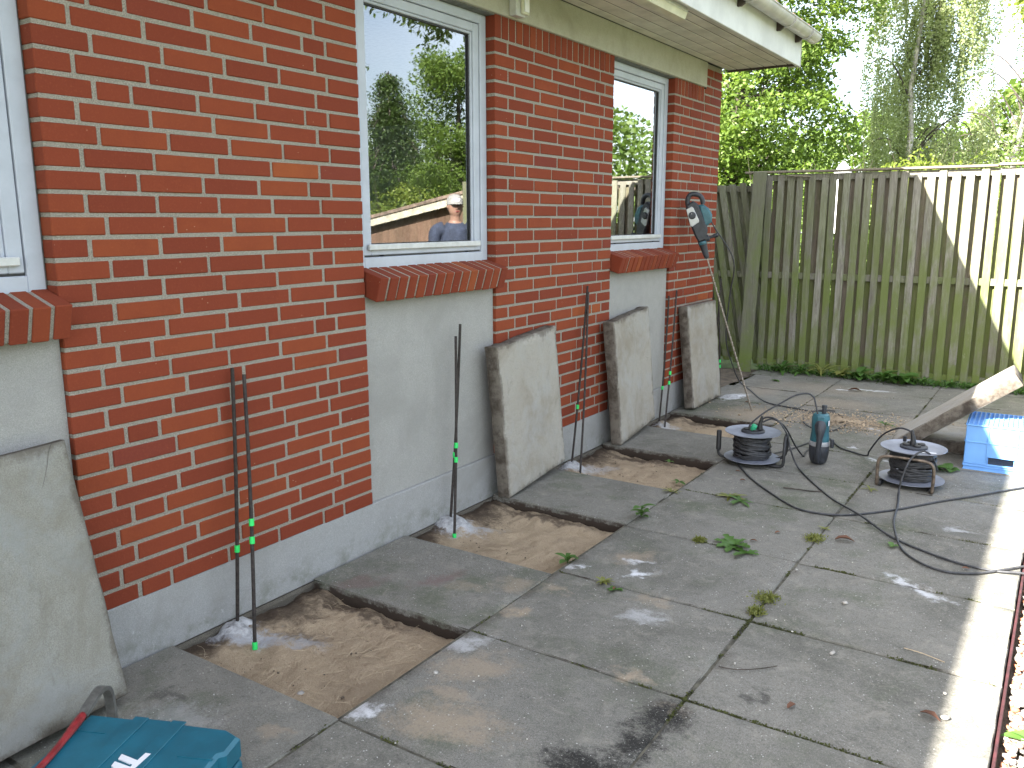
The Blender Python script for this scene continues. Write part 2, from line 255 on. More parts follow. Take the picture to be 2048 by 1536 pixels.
MT = dict(
 brick=m_brick(), mortar=m_mortar(),
 panel=m_render('rendered_panel', (.27, .265, .25), (.37, .365, .345), (.25, .245, .23), .55, (.12, .13, .09)),
 plinth=m_render('plinth_concrete', (.26, .262, .26), (.36, .36, .352), (.23, .225, .21), .5, (.14, .15, .11)),
 found=m_render('foundation_concrete', (.07, .062, .05), (.15, .135, .11), (.05, .042, .034), .8),
 beam=m_render('painted_beam', (.36, .35, .29), (.45, .435, .37), (.27, .265, .20), .3, None, .1),
 soffit=simple('soffit_paint', (.55, .53, .47), .7, nscale=5, var=.16, bump=.1),
 fascia=simple('fascia_paint', (.56, .565, .55), .65, nscale=4, var=.10, bump=.15),
 frame=simple('window_paint', (.40, .43, .49), .45, nscale=7, var=.07, bump=.12, bscale=200, bd=.001),
 alu=simple('weathered_bead', (.50, .51, .50), .5, nscale=12, var=.12),
 rubber=simple('black_rubber', (.018, .018, .019), .55, nscale=25, var=.3),
 seal=simple('weathered_sealant', (.12, .125, .115), .8, nscale=20, var=.3),
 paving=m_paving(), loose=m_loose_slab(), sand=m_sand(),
 moss=m_leaf('moss', (.05, .060, .014), (.085, .09, .03), .1, .9),
 jointdirt=simple('joint_dirt', (.085, .078, .058), .95, nscale=20, var=.6, bump=.8, bscale=90, bd=.006),
 soil=simple('soil', (.10, .078, .055), .95, nscale=12, var=.4, bump=.9, bscale=60, bd=.015),
 lawn=simple('lawn_ground', (.07, .10, .03), .95, nscale=3, var=.4, bump=.9, bscale=60, bd=.03),
 fence=m_wood('fence_wood', (.16, .145, .12), (.33, .31, .27), (.14, .175, .048), .9),
 fencecap=m_wood('fence_cap_wood', (.20, .17, .13), (.30, .26, .20), (.12, .13, .05), .3),
 post=m_wood('post_wood', (.14, .135, .10), (.21, .20, .155), (.13, .165, .045), .9),
 shed=m_wood('shed_wood', (.14, .085, .06), (.24, .15, .105), (.1, .09, .05), .2, lowgreen=False),
 barge=simple('barge_board_paint', (.50, .46, .36), .8, nscale=9, var=.25),
 rooft=simple('red_roof_tile', (.27, .115, .07), .85, nscale=14, var=.4, bump=.4, bscale=40, bd=.01),
 gutter=simple('grey_gutter_plastic', (.40, .385, .36), .42, nscale=6, var=.16),
 bracket=simple('brown_bracket', (.05, .035, .03), .6), edgetrim=simple('dark_trim', (.06, .04, .038), .6),
 steel=simple('rusty_rod_steel', (.032, .025, .022), .6, .3, nscale=60, var=.5, bump=.4, bscale=300),
 bit=simple('drill_bit_steel', (.33, .29, .25), .38, .85, nscale=60, var=.3),
 tape=simple('bright_green_tape', (.02, .62, .12), .5, nscale=20, var=.08),
 teal=simple('teal_plastic', (.010, .115, .168), .42, nscale=9, var=.14, bump=.25, bscale=260, bd=.0008),
 tealtool=simple('teal_tool_plastic', (.03, .115, .145), .4, nscale=20, var=.2),
 blackp=simple('black_tool_plastic', (.028, .031, .038), .5, nscale=25, var=.3), silver=simple('silver_tool_plastic', (.42, .43, .45), .35, .4, nscale=20, var=.12),
 white=simple('white_paint', (.78, .79, .82), .5, nscale=20, var=.04, bump=.05), cablem=simple('black_cable_rubber', (.035, .036, .04), .55, nscale=40, var=.4),
 disc=simple('grey_reel_steel', (.25, .27, .33), .42, .25, nscale=10, var=.18), tube=simple('worn_frame_tube', (.14, .11, .085), .45, .5, nscale=30, var=.5),
 greenp=simple('green_plug', (.02, .27, .13), .45), crate=simple('light_blue_plastic', (.155, .36, .72), .42, nscale=6, var=.08, bump=.15),
 redp=simple('red_bar_paint', (.23, .018, .022), .4, nscale=30, var=.3), bare=simple('bare_bar_steel', (.23, .23, .22), .4, .7),
 edging=simple('dark_red_edging', (.045, .011, .013), .7, nscale=20, var=.4),
 leafA=m_leaf('beech_leaves', (.075, .135, .020), (.175, .25, .055), .45), leafB=m_leaf('birch_leaves', (.23, .28, .13), (.37, .42, .24), .5), leafC=m_leaf('light_leaves', (.12, .18, .025), (.26, .31, .06), .45),
 leafD=m_leaf('conifer_needles', (.025, .05, .01), (.07, .115, .022), .15), weed=m_leaf('weed_leaves', (.045, .12, .02), (.11, .21, .045), .25), dryl=m_leaf('dry_leaves', (.11, .045, .028), (.18, .09, .055), .1, .8),
 weed2=m_leaf('yellowed_leaves', (.14, .17, .03), (.24, .24, .07), .25), bark=simple('bark', (.055, .044, .036), .95, nscale=12, var=.5, bump=.9, bscale=25, bd=.02), birchbark=simple('birch_bark', (.42, .40, .36), .9, nscale=9, var=.5, bump=.4, bscale=20, bd=.01),
 glass=m_glass(), room=simple('room_plaster', (.42, .41, .38), .9), cab=simple('grey_cabinet_paint', (.55, .57, .60), .6), lampm=simple('yellowed_lamp_plastic', (.55, .54, .42), .35, nscale=8, var=.15),
 pebble=simple('pebble_stone', (.35, .33, .30), .85, nscale=8, var=.5), skin=simple('skin', (.30, .175, .125), .5, nscale=20, var=.08, bump=.1), navy=simple('navy_work_cloth', (.035, .045, .075), .9, nscale=12, var=.25, bump=.4, bscale=60, bd=.004),
 capm=simple('pale_cap_cloth', (.30, .295, .28), .85), hair=simple('brown_hair', (.05, .03, .02), .7), parasol=simple('white_cover_cloth', (.8, .8, .8), .8, nscale=6, var=.05), boot=simple('boot_leather', (.05, .04, .03), .6),
)
t = NT('gravel_stone'); r = t.isl(); c = t.mix(t.ss(r, .0, .45), (.38, .34, .30, 1), (.24, .215, .19, 1)); c = t.mix(t.ss(r, .5, .56), c, (.36, .13, .065, 1)); c = t.mix(t.ss(r, .74, .8), c, (.17, .155, .15, 1)); c = t.mix(t.ss(r, .93, .95), c, (.32, .12, .09, 1))
c = t.mix(t.ss(t.noise(60, 5, .7, t.pos()), .4, .7, 0, .4), c, (.25, .2, .16, 1)); t.bump(t.noise(150, 4, .6, t.pos()), .4, .002); MT['gravel'] = t.fin(c, .85, 0, .3)

# ------------------------------------------------------------ mesh building
class MB:
    def __init__(s): s.v = []; s.f = []; s.mi = []; s.cur = 0
    def add(s, vs, fs, M=None):
        b = len(s.v); s.v += [tuple(M @ Vector(v)) if M is not None else tuple(v) for v in vs]
        s.f += [tuple(i+b for i in f) for f in fs]; s.mi += [s.cur]*len(fs); return s
    def box(s, x0, x1, y0, y1, z0, z1, b=0, M=None):
        hx, hy, hz = (x1-x0)/2, (y1-y0)/2, (z1-z0)/2; c = Vector(((x0+x1)/2, (y0+y1)/2, (z0+z1)/2)); b = min(b, hx*.49, hy*.49, hz*.49)
        if b <= 0:
            vs = [c+Vector((i*hx, j*hy, k*hz)) for i in (-1, 1) for j in (-1, 1) for k in (-1, 1)]
            return s.add(vs, [(0, 1, 3, 2), (4, 6, 7, 5), (0, 4, 5, 1), (2, 3, 7, 6), (0, 2, 6, 4), (1, 5, 7, 3)], M)
        vs, fs, ix = [], [], {}
        for i in (-1, 1):
            for j in (-1, 1):
                for k in (-1, 1):
                    for a in range(3):
                        d = [hx-b, hy-b, hz-b]; d[a] += b; ix[i, j, k, a] = len(vs); vs.append(c+Vector((i*d[0], j*d[1], k*d[2])))
        for a in range(3):
            for g in (-1, 1):
                q = []
                for (p, r_) in ((-1, -1), (1, -1), (1, 1), (-1, 1)):
                    t3 = [0, 0, 0]; t3[a] = g; t3[(a+1) % 3] = p; t3[(a+2) % 3] = r_; q.append(ix[(*t3, a)])
                fs.append(q if g > 0 else q[::-1])
        for a in range(3):
            o1, o2 = (a+1) % 3, (a+2) % 3
            for p in (-1, 1):
                for q_ in (-1, 1):
                    A = [0, 0, 0]; A[o1] = p; A[o2] = q_; B = list(A); A[a] = -1; B[a] = 1
                    q = [ix[(*A, o1)], ix[(*B, o1)], ix[(*B, o2)], ix[(*A, o2)]]
                    fs.append(q if p*q_ < 0 else q[::-1])
        for i in (-1, 1):
            for j in (-1, 1):
                for k in (-1, 1):
                    q = [ix[i, j, k, 0], ix[i, j, k, 1], ix[i, j, k, 2]]; fs.append(q if i*j*k > 0 else q[::-1])
        return s.add(vs, fs, M)
    def tube(s, pts, r, n=8, caps=True, M=None, closed=False):
        P = [Vector(p) for p in pts]; k = len(P); rs = r if isinstance(r, (list, tuple)) else [r]*k
        T = [(P[(i+1) % k]-P[i-1] if closed else P[min(i+1, k-1)]-P[max(i-1, 0)]).normalized() for i in range(k)]
        a = T[0].orthogonal().normalized(); vs = []
        for i in range(k):
            a = (a-T[i]*a.dot(T[i])); a = a.normalized() if a.length > 1e-6 else T[i].orthogonal().normalized(); b = T[i].cross(a)
            for j in range(n):
                th = 2*math.pi*j/n; vs.append(P[i]+(a*math.cos(th)+b*math.sin(th))*rs[i])
        fs = []
        for i in range(k if closed else k-1):
            i2 = (i+1) % k
            for j in range(n): fs.append((i*n+j, i*n+(j+1) % n, i2*n+(j+1) % n, i2*n+j))
        if caps and not closed: fs.append(tuple(range(n))[::-1]); fs.append(tuple((k-1)*n+j for j in range(n)))
        return s.add(vs, fs, M)
    def lathe(s, prof, n=24, M=None, cap=True):     # profile (r, z) about z
        vs, fs = [], []
        for (r_, z) in prof:
            for j in range(n): th = 2*math.pi*j/n; vs.append((r_*math.cos(th), r_*math.sin(th), z))
        for i in range(len(prof)-1):
            for j in range(n): fs.append((i*n+j, i*n+(j+1) % n, (i+1)*n+(j+1) % n, (i+1)*n+j))
        if cap: fs.append(tuple(range(n))[::-1]); fs.append(tuple((len(prof)-1)*n+j for j in range(n)))
        return s.add(vs, fs, M)
    def prism(s, poly, z0, z1, b=0, M=None):        # polygon in xy, extruded in z with optional chamfer
        n = len(poly); c = Vector((sum(p[0] for p in poly)/n, sum(p[1] for p in poly)/n))
        area = sum(poly[i][0]*poly[(i+1) % n][1]-poly[(i+1) % n][0]*poly[i][1] for i in range(n))
        if area < 0: poly = poly[::-1]
        def ins(d):
            o = []
            for i in range(n):
                p0, p1, p2 = Vector(poly[i-1][:2]), Vector(poly[i][:2]), Vector(poly[(i+1) % n][:2]); e1 = (p1-p0).normalized(); e2 = (p2-p1).normalized()
                n1 = Vector((-e1.y, e1.x)); n2 = Vector((-e2.y, e2.x)); h = (n1+n2); h = h/max(.5, h.length_squared/2) if h.length > 1e-6 else n1; o.append(p1+h*d)
            return o
        rings = [(ins(b), z0), (ins(0), z0+b), (ins(0), z1-b), (ins(b), z1)] if b > 0 else [(ins(0), z0), (ins(0), z1)]
        vs = [(p.x, p.y, z) for pl, z in rings for p in pl]; fs = []
        for i in range(len(rings)-1):
            for j in range(n): fs.append((i*n+j, i*n+(j+1) % n, (i+1)*n+(j+1) % n, (i+1)*n+j))
        fs.append(tuple(range(n))[::-1]); fs.append(tuple((len(rings)-1)*n+j for j in range(n)))
        return s.add(vs, fs, M)
    def mesh(s, name, mats, smooth=False):
        me = bpy.data.meshes.new(name); me.from_pydata(s.v, [], s.f); mats = mats if isinstance(mats, (list, tuple)) else [mats]
        for m_ in mats: me.materials.append(MT[m_] if isinstance(m_, str) else m_)
        if len(mats) > 1: me.polygons.foreach_set('material_index', s.mi)
        if smooth: me.shade_smooth() if smooth is True else me.set_sharp_from_angle(angle=R(smooth))
        if smooth and smooth is not True:
            me.polygons.foreach_set('use_smooth', [True]*len(me.polygons))
        me.update(); return me
    def obj(s, name, mats, parent=None, smooth=False, loc=(0, 0, 0), rot=(0, 0, 0)):
        return inst(name, s.mesh(name, mats, smooth), parent, loc, rot)
def spline(P, n=6):
    P = [Vector(p) for p in P]; out = []
    for i in range(len(P)-1):
        p0, p1, p2, p3 = P[max(i-1, 0)], P[i], P[i+1], P[min(i+2, len(P)-1)]
        for k in range(n):
            t_ = k/n; out.append(.5*((2*p1)+(p2-p0)*t_+(2*p0-5*p1+4*p2-p3)*t_*t_+(3*p1-p0-3*p2+p3)*t_**3))
    return out+[P[-1]]
def npmesh(name, V, F, mat, smooth=False):
    me = bpy.data.meshes.new(name); V = np.asarray(V, np.float32); F = np.asarray(F, np.int32); k = F.shape[1]
    me.vertices.add(len(V)); me.vertices.foreach_set('co', V.ravel()); me.loops.add(F.size); me.loops.foreach_set('vertex_index', F.ravel())
    me.polygons.add(len(F)); me.polygons.foreach_set('loop_start', np.arange(0, F.size, k, dtype=np.int32)); me.materials.append(MT[mat] if isinstance(mat, str) else mat)
    me.update(calc_edges=True); me.validate()
    if smooth: me.shade_smooth()
    return me
def leaves(C, size, asp=.6, up=.3, hang=0, sv=.35):
    n = len(C); nr = rng.normal(size=(n, 3)); nr[:, 2] = np.abs(nr[:, 2])+up; nr /= np.linalg.norm(nr, axis=1)[:, None]
    d = rng.normal(size=(n, 3)); d[:, 2] -= hang; d -= nr*(d*nr).sum(1)[:, None]; d /= np.linalg.norm(d, axis=1)[:, None]; s_ = np.cross(nr, d)
    L_ = size*(1+sv*rng.uniform(-1, 1, n))[:, None]; Wd = L_*asp*.5
    V = np.stack([C, C+d*L_*.5+s_*Wd-nr*L_*.06, C+d*L_-nr*L_*.12, C+d*L_*.5-s_*Wd-nr*L_*.06], 1).reshape(-1, 3)
    return V, np.arange(4*n).reshape(-1, 4)
def sheet(name, x0, x1, y0, y1, z, step, amp, freq, mat, parent=None, fn=None, kind='structure'):
    nx = max(2, int((x1-x0)/step)+1); ny = max(2, int((y1-y0)/step)+1); X, Y = np.meshgrid(np.linspace(x0, x1, nx), np.linspace(y0, y1, ny))
    Z = np.full(X.shape, float(z))
    if amp or fn:
        for i in range(ny):
            for j in range(nx):
                p_ = (X[i, j]*freq, Y[i, j]*freq, 1.7); q = mnoise.fractal(p_, .8, 2.1, 5)*amp
                Z[i, j] += q+(fn(X[i, j], Y[i, j]) if fn else 0)
    V = np.stack([X, Y, Z], -1).reshape(-1, 3); a = np.arange(nx*ny).reshape(ny, nx)
    F = np.stack([a[:-1, :-1], a[:-1, 1:], a[1:, 1:], a[1:, :-1]], -1).reshape(-1, 4)
    o = inst(name, npmesh(name, V, F, mat, True), parent)
    if kind: o['kind'] = kind
    return o

# ============================================================ the ground
sheet('ground', -60, 60, -40, 90, -.16, 10, 0, 1, 'lawn')
patio = empty('patio', kind='structure')
def sandz(x, y):
    e = 0
    e += .022*math.exp(-((x-.05)/.10)**2) + .018*math.exp(-((y-.86)/.06)**2-((x-.2)/.2)**2) + .012*math.exp(-((y-2.16)/.07)**2)
    for (cx, cy, h, w) in ((.06, .50, .035, .07), (.05, 1.80, .05, .09), (.06, 3.02, .035, .08), (.08, 4.32, .03, .07)): e += h*math.exp(-(((x-cx)**2+(y-cy)**2)/w**2))
    return e+.004*mnoise.noise((x*38, y*38, 0))+.003*mnoise.noise((x*90, y*90, 3))
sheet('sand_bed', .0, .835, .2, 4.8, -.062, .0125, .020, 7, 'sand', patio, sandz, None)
sheet('patio_bed', -.03, 2.47, -2.5, 6.95, -.095, .3, 0, 1, 'soil', patio, None, None)

def slab_mesh(w, l, th, seed, chip=1., mat='paving', step=.045, flat=.0012):
    """a cast slab, w along x, l along y, top at z=0, worn and chipped edges"""
    b = .0075 if mat == 'loose' else .0055; rr = random.Random(seed)
    def ax(L_):
        n = max(4, int(L_/step)); return [0, b*.55]+[b+(L_-2*b)*i/n for i in range(n+1)]+[L_-b*.55, L_]
    xs, ys = ax(w), ax(l); nx, ny = len(xs), len(ys); V = []; so_ = rr.uniform(0, 99)
    chips = [(rr.uniform(0, w) if k < 2 else rr.choice((0, w)), rr.choice((0, l)) if k < 2 else rr.uniform(0, l), rr.uniform(.012, .03)) for k in range(4)]
    for j, y in enumerate(ys):
        for i, x in enumerate(xs):
            ex = min(i, nx-1-i); ey = min(j, ny-1-j); e = min(ex, ey)
            z = {0: -b, 1: -b*.28}.get(e, 0) + flat*mnoise.noise((x*7+so_, y*7, so_))
            dx = dy = 0; nn = mnoise.fractal((x*14+so_, y*14, so_*2), .9, 2, 3)*.0035*chip
            ch = 0
            for (cx, cy, cr) in chips:
                d = math.hypot(x-cx, y-cy)
                if d < cr: ch = max(ch, (1-d/cr)*.009*chip)
            if e <= 1:
                if ex <= 1: dx = (1 if i < nx/2 else -1)*(abs(nn)+ch)
                if ey <= 1: dy = (1 if j < ny/2 else -1)*(abs(nn)+ch)
                z -= abs(nn)*.8+ch*.9
            V.append((x+dx, y+dy, z))
    F = [(j*nx+i, j*nx+i+1, (j+1)*nx+i+1, (j+1)*nx+i) for j in range(ny-1) for i in range(nx-1)]
    ring = [i for i in range(nx)]+[j*nx+nx-1 for j in range(1, ny)]+[(ny-1)*nx+i for i in range(nx-2, -1, -1)]+[j*nx for j in range(ny-2, 0, -1)]
    prev = ring
    for (zz, k) in ((-th*.45, .4), (-th+.006, .6), (-th, 1)):
        cur = []
        for q in ring:
            x, y, z = V[q]; n1 = mnoise.noise((x*22+so_, y*22, zz*40))*.005*chip; cx, cy = w/2-x, l/2-y; dd = math.hypot(cx, cy); ins = n1+(.006 if k == 1 else 0)
            cur.append(len(V)); V.append((x+cx/dd*ins, y+cy/dd*ins, zz))
        for a in range(len(ring)): a2 = (a+1) % len(ring); F.append((prev[a2], prev[a], cur[a], cur[a2]))
        prev = cur
    me = bpy.data.meshes.new('slab'); me.from_pydata(V, [], F+[tuple(prev[::-1])]); me.materials.append(MT[mat])
    for p_ in me.polygons: p_.use_smooth = True
    me.set_sharp_from_angle(angle=R(48)); me.update(); return me
YA = [-2.33, -1.68, -1.03, -.377, .270, .915, 1.512, 2.215, 2.830, 3.500, 4.120, 4.645, 5.29, 5.93, 6.57, 6.93]
YB = [-2.33, -1.68, -1.02, -.37, .262, .922, 1.545, 2.190, 2.870, 3.500, 4.140, 4.80, 5.44, 6.08, 6.70, 6.93]
HOLES = (4, 6, 8, 10); sd = 10
GAP = .0042
for c_, (xa, xb, YY) in enumerate(((.012, .8168, YA), (.8205, 1.6362, YB), (1.6402, 2.452, YB))):
    for k in range(len(YY)-1):
        if c_ == 0 and k in HOLES: continue
        sd += 1; g = GAP/2*(1.4 if k % 3 == 0 else .8)
        x0 = xa+(.06 if c_ == 0 and k == 13 else 0)
        o = inst('paving_slab', slab_mesh(xb-x0, YY[k+1]-YY[k]-2*g, .07, sd, 1.3 if c_ == 0 else 1.), patio, (x0, YY[k]+g, random.uniform(-.0025, .0015)),
                 (random.uniform(-.002, .002), random.uniform(-.002, .002), random.uniform(-.003, .003)))
# joint filling, just below the slab tops, and moss that grows out of it
jm = MB(); mossC = []
def joint(x0, y0, x1, y1, moss=0):
    n = max(2, int(math.hypot(x1-x0, y1-y0)/.05)); al = abs(x1-x0) > abs(y1-y0)
    for i in range(n):
        a = i/n; b_ = (i+1)/n; h = -.0055+.003*mnoise.noise((x0*9+a*17, y0*5, 2)); xa, ya_, xb, yb_ = x0+(x1-x0)*a, y0+(y1-y0)*a, x0+(x1-x0)*b_, y0+(y1-y0)*b_
        if al: jm.box(xa, xb, ya_-.010, ya_+.010, -.05, h)
        else: jm.box(xa-.010, xa+.010, ya_, yb_, -.05, h)
    if moss:
        L_ = math.hypot(x1-x0, y1-y0); k = int(L_*1100*moss)
        for _ in range(k):
            a = random.random(); x, y = x0+(x1-x0)*a, y0+(y1-y0)*a
            if mnoise.noise((x*4.1, y*4.1, 5))+.6*mnoise.noise((x*13, y*13, 1)) < .22-.12*moss: continue
            mossC.append((x+random.gauss(0, .0035 if not al else .003), y+random.gauss(0, .0035 if al else .003), -.006+random.uniform(0, .005)))
for k in range(len(YB)): joint(.83, YB[k], 2.44, YB[k], 1. if YB[k] < 3 else .4)
for x, a, b in ((1.638, -2.3, 6.9), (.819, -2.3, 6.9)): joint(x, a, x, b, .8 if x > 1 else .25)
for k in range(len(YA)):
    if k not in (4, 5, 6, 7, 8, 9, 10, 11): joint(.02, YA[k], .81, YA[k], .3)
jm.obj('joint_filling', 'jointdirt', patio)['kind'] = 'stuff'
V, F = leaves(np.array(mossC), .009, .7, .2); tag(inst('moss', npmesh('moss', V, F, 'moss')), 'green moss growing along the joints between the paving slabs', 'moss', kind='stuff')

# dark red edging board and the gravel strip
e = MB()
for i in range(8): e.box(2.456, 2.465, -2.6+i*1.21, -2.6+i*1.21+1.206, -.14, -.004+.003*(i % 2), .002)
tag(e.obj('edging_strip', 'edging'), 'dark red edging strip between the slabs and the gravel', 'edging')
sheet('gravel_base', 2.465, 3.35, -2.6, 6.95, -.045, .08, .008, 6, 'soil')
def ico(sub=1):
    bm = bmesh.new(); bmesh.ops.create_icosphere(bm, subdivisions=sub, radius=1); v = np.array([q.co[:] for q in bm.verts]); f = np.array([[q.index for q in p_.verts] for p_ in bm.faces]); bm.free(); return v, f
IV, IF = ico(1); IV2, IF2 = ico(2)
def stones(C, r, flat=.6, base=(IV, IF)):
    bv, bf = base; n = len(C); S = r*(1+.4*rng.uniform(-1, 1, (n, 3))); S[:, 2] *= flat; a = rng.uniform(0, 6.28, n); V = bv[None]*S[:, None]*(1+.16*rng.uniform(-1, 1, (n, len(bv), 1)))
    ca_, sa_ = np.cos(a)[:, None], np.sin(a)[:, None]; V = np.stack([V[..., 0]*ca_-V[..., 1]*sa_, V[..., 0]*sa_+V[..., 1]*ca_, V[..., 2]+.3*V[..., 0]*rng.uniform(-1, 1, (n, 1))], -1)+C[:, None]
    F = bf[None]+(np.arange(n)*len(bv))[:, None, None]; return V.reshape(-1, 3), F.reshape(-1, 3)
n = 9000; y_ = rng.uniform(.4, 3.2, n); x_ = 2.483+rng.uniform(0, 1, n)**1.3*.8; V1, F1 = stones(np.stack([x_, y_, -.035+rng.uniform(0, .022, n)], -1), rng.uniform(.005, .016, n)[:, None])
n2 = 3800; y_ = np.concatenate([rng.uniform(-2.5, .4, n2//2), rng.uniform(3.2, 6.9, n2-n2//2)]); V2, F2 = stones(np.stack([2.485+rng.uniform(0, .85, n2), y_, -.035+rng.uniform(0, .02, n2)], -1), rng.uniform(.012, .022, n2)[:, None])
tag(inst('gravel', npmesh('gravel', np.concatenate([V1, V2]), np.concatenate([F1, F2+len(V1)]), 'gravel', False)), 'pale and brick red gravel beside the patio edging', 'gravel', kind='stuff')
sheet('soil_patch', -3.0, .012, 5.52, 6.95, -.02, .06, .02, 4, 'soil')
sheet('lawn', 3.35, 20, -8, 22, -.03, .5, .03, 1, 'lawn'); sheet('garden_ground', -20, 3.35, 6.98, 50, -.05, .8, .04, 1, 'lawn')

# ============================================================ the house
house = empty('brick_house', (0, 0, 0), 0, 'single storey red brick house with grey framed windows and wide white eaves', 'house')
Z0 = .209; CH = .0667; BT = .0535
def brick_mesh(L_, D=.108, Hh=BT, b=.0028):
    mb = MB().box(-D, 0, 0, L_, 0, Hh, b); me = mb.mesh('brick', 'brick', 30); return me
BM = {}
def bmesh_for(L_, Hh=BT):
    key = (round(L_, 3), round(Hh, 3))
    if key not in BM: BM[key] = brick_mesh(L_, .108, Hh)
    return BM[key]
bricks = []     # (distance to camera, y, z, length, height)
def row(y0, w, pat, z):
    n = sum(pat)+.012*(len(pat)-1); s_ = w/n; y = y0
    for q in pat:
        bricks.append((y+(.001 if y > y0+.01 else 0), z+.0006, q*s_-(.0015 if y > y0+.01 else .001), BT)); y += (q+.012)*s_
H_, Q, S_ = .108, .168, .228
def wall(y0, w, kinds, n0=0, n1=32):
    for r_ in range(n0, n1): row(y0, w, kinds[r_ % 4], Z0+CH*r_)
W1 = {0: [Q, H_, S_, S_, S_, H_, Q], 1: [H_, S_, S_, S_, S_, S_], 2: [Q, S_, S_, S_, S_, Q], 3: [H_, S_, S_, S_, S_, S_]}
W2 = {0: [Q, S_, S_, S_, S_, H_], 1: [H_, S_, S_, S_, S_, Q], 2: [Q, H_, S_, S_, S_, H_, H_], 3: [H_, S_, S_, S_, S_, Q]}
W3 = {0: [Q, S_, S_, H_, Q], 1: [H_, S_, S_, S_, H_], 2: [Q, H_, S_, S_, Q], 3: [H_, S_, S_, S_, H_]}
wall(0, 1.308, W1); wall(2.289, 1.309, W2); wall(4.56, .945, W3); wall(-2.25, 1.308, W1, 0, 32)
for (y, z_) in [(5.145, 32), (5.145, 33), (5.145, 34), (5.145, 35)]: row(y, .36, [Q, Q] if z_ % 2 else [H_, S_], Z0+CH*z_)
sol = []
for (y0, w, n_) in ((0, 1.308, 21), (2.289, 1.309, 20), (4.56, .567, 9), (-2.25, 1.308, 21)):
    p_ = (w+.010)/n_
    for i in range(n_): sol.append((y0+i*p_, p_-.010))
def dist(y, z): return (Vector((0, y, z))-CAM).length/max(.2, abs(CAM.x)/(Vector((0, y, z))-CAM).length) if y > -.2 else 99
bricks.sort(key=lambda b: dist(b[0]+b[2]/2, b[1]))
rest = MB()
for i, (y, z, L_, Hh) in enumerate(bricks):
    dx = random.uniform(-.0015, .002); dz = random.uniform(-.0012, .0012); dy = random.uniform(-.0015, .0015)
    if i < 300: inst('brick', bmesh_for(L_, Hh), house, (dx, y+dy, z+dz), (random.uniform(-.004, .004), 0, random.uniform(-.006, .006)))
    else: rest.box(-.108+dx, dx, y+dy, y+dy+L_, z+dz, z+dz+Hh, .0028)
rest.obj('brick_courses', 'brick', house, 30)['kind'] = 'stuff'
SM = {}
for (y, w) in sol:
    k = round(w, 3)
    if k not in SM: SM[k] = MB().box(-.108, 0, 0, w, 0, .112, .0028).mesh('upright_brick', 'brick', 30)
    inst('upright_brick', SM[k], house, (random.uniform(-.001, .002), y, Z0+CH*32+random.uniform(-.001, .001)))
mo = MB(); mr = .0035
for (y0, w, top) in ((0, 1.308, 2.45), (2.289, 1.309, 2.45), (4.56, .945, 2.45), (-2.25, 1.308, 2.45)): mo.box(-.1075, -mr, y0+mr, y0+w-mr, Z0+.001, top)
mo.box(-.1075, -mr, 5.148, 5.50, 2.45, 2.632)
mo.obj('mortar_bed', 'mortar', house)
pl = MB(); pl.box(-.3, -.001, -8, 5.505, -.02, Z0, .004); pl.obj('plinth', 'plinth', house)
fd = MB(); fd.box(-.3, .012, -8, 5.505, -.5, -.022, .01); fd.obj('foundation', 'found', house)
OPEN = ((-.942, -.0), (1.308, 2.289), (3.598, 4.56))
for (a, b) in OPEN:
    q = MB(); q.box(-.12, -.020, a+.001, b-.001, Z0+.0005, 1.13); q.obj('wall_panel', 'panel', house)
# house body behind the facade: cavity wall, floor, gable, roof
hb = MB()
for (a, b) in ((-8, -.942), (0, 1.308), (2.289, 3.598), (4.56, 5.50)): hb.box(-.30, -.1085, a, b, Z0, 2.63)
for (a, b) in OPEN: hb.box(-.30, -.1205, a, b, Z0, 1.20); hb.box(-.30, -.125, a, b, 2.50, 2.63)
hb.box(-8, -.3005, 5.2, 5.4995, -.3, 2.63); hb.box(-8, -7.8, -8, 5.1995, -.3, 2.63); hb.box(-7.79, -.301, -8, -7.8, -.3, 2.63); hb.box(-7.79, -.301, -7.79, 5.1995, 2.5, 2.62); hb.box(-7.79, -.301, -7.79, 5.1995, .2, .3)
hb.obj('inner_wall', 'room', house)
g = MB(); g.prism([(-.05, 2.632), (-3.9, 4.75), (-8.0, 2.632)], 0, .2, M=Matrix(((1, 0, 0, 0), (0, 0, -1, 5.4995), (0, 1, 0, 0), (0, 0, 0, 1)))); g.obj('gable', 'shed', house)
bmm = MB(); bmm.box(-.10, .020, -8, 5.128, 2.449, 2.632, .004); bmm.obj('beam', 'beam', house)
st = MB(); st.box(-.02, .012, 5.1285, 5.142, 2.44, 2.632); st.obj('beam_end_dark_gap', 'rubber', house)  # black filler stands in for the shade in the gap at the beam end
for (a, b) in OPEN: rs = MB(); rs.box(-.1, -.001, a+.001, b-.001, 2.4435, 2.448); rs.obj('lintel_gap', 'seal', house)
# sills: rowlock bricks set sloping on mortar
for (a, b) in OPEN:
    sill = MB(); n_ = 15; p_ = (b-a+.006-.010)/n_; th = R(17)
    T = lambda y: Matrix.Translation((.080, y, 1.212)) @ Matrix.Rotation(th, 4, 'Y')
    sill.box(-.13, -.006, a+.030, b-.016, -.100, -.0022, 0, T(0)); so_ = sill.obj('window_sill', 'mortar', house)
    me = None
    for i in range(n_):
        if me is None: me = MB().box(-.150, 0, 0, p_-.0125, -.106, 0, .003).mesh('sill_brick', 'brick', 30)
        o = inst('sill_brick', me, so_); o.matrix_local = T(a+.014+i*p_+random.uniform(-.001, .001)) @ Matrix.Translation((random.uniform(-.002, .002), 0, random.uniform(-.0015, .0015)))
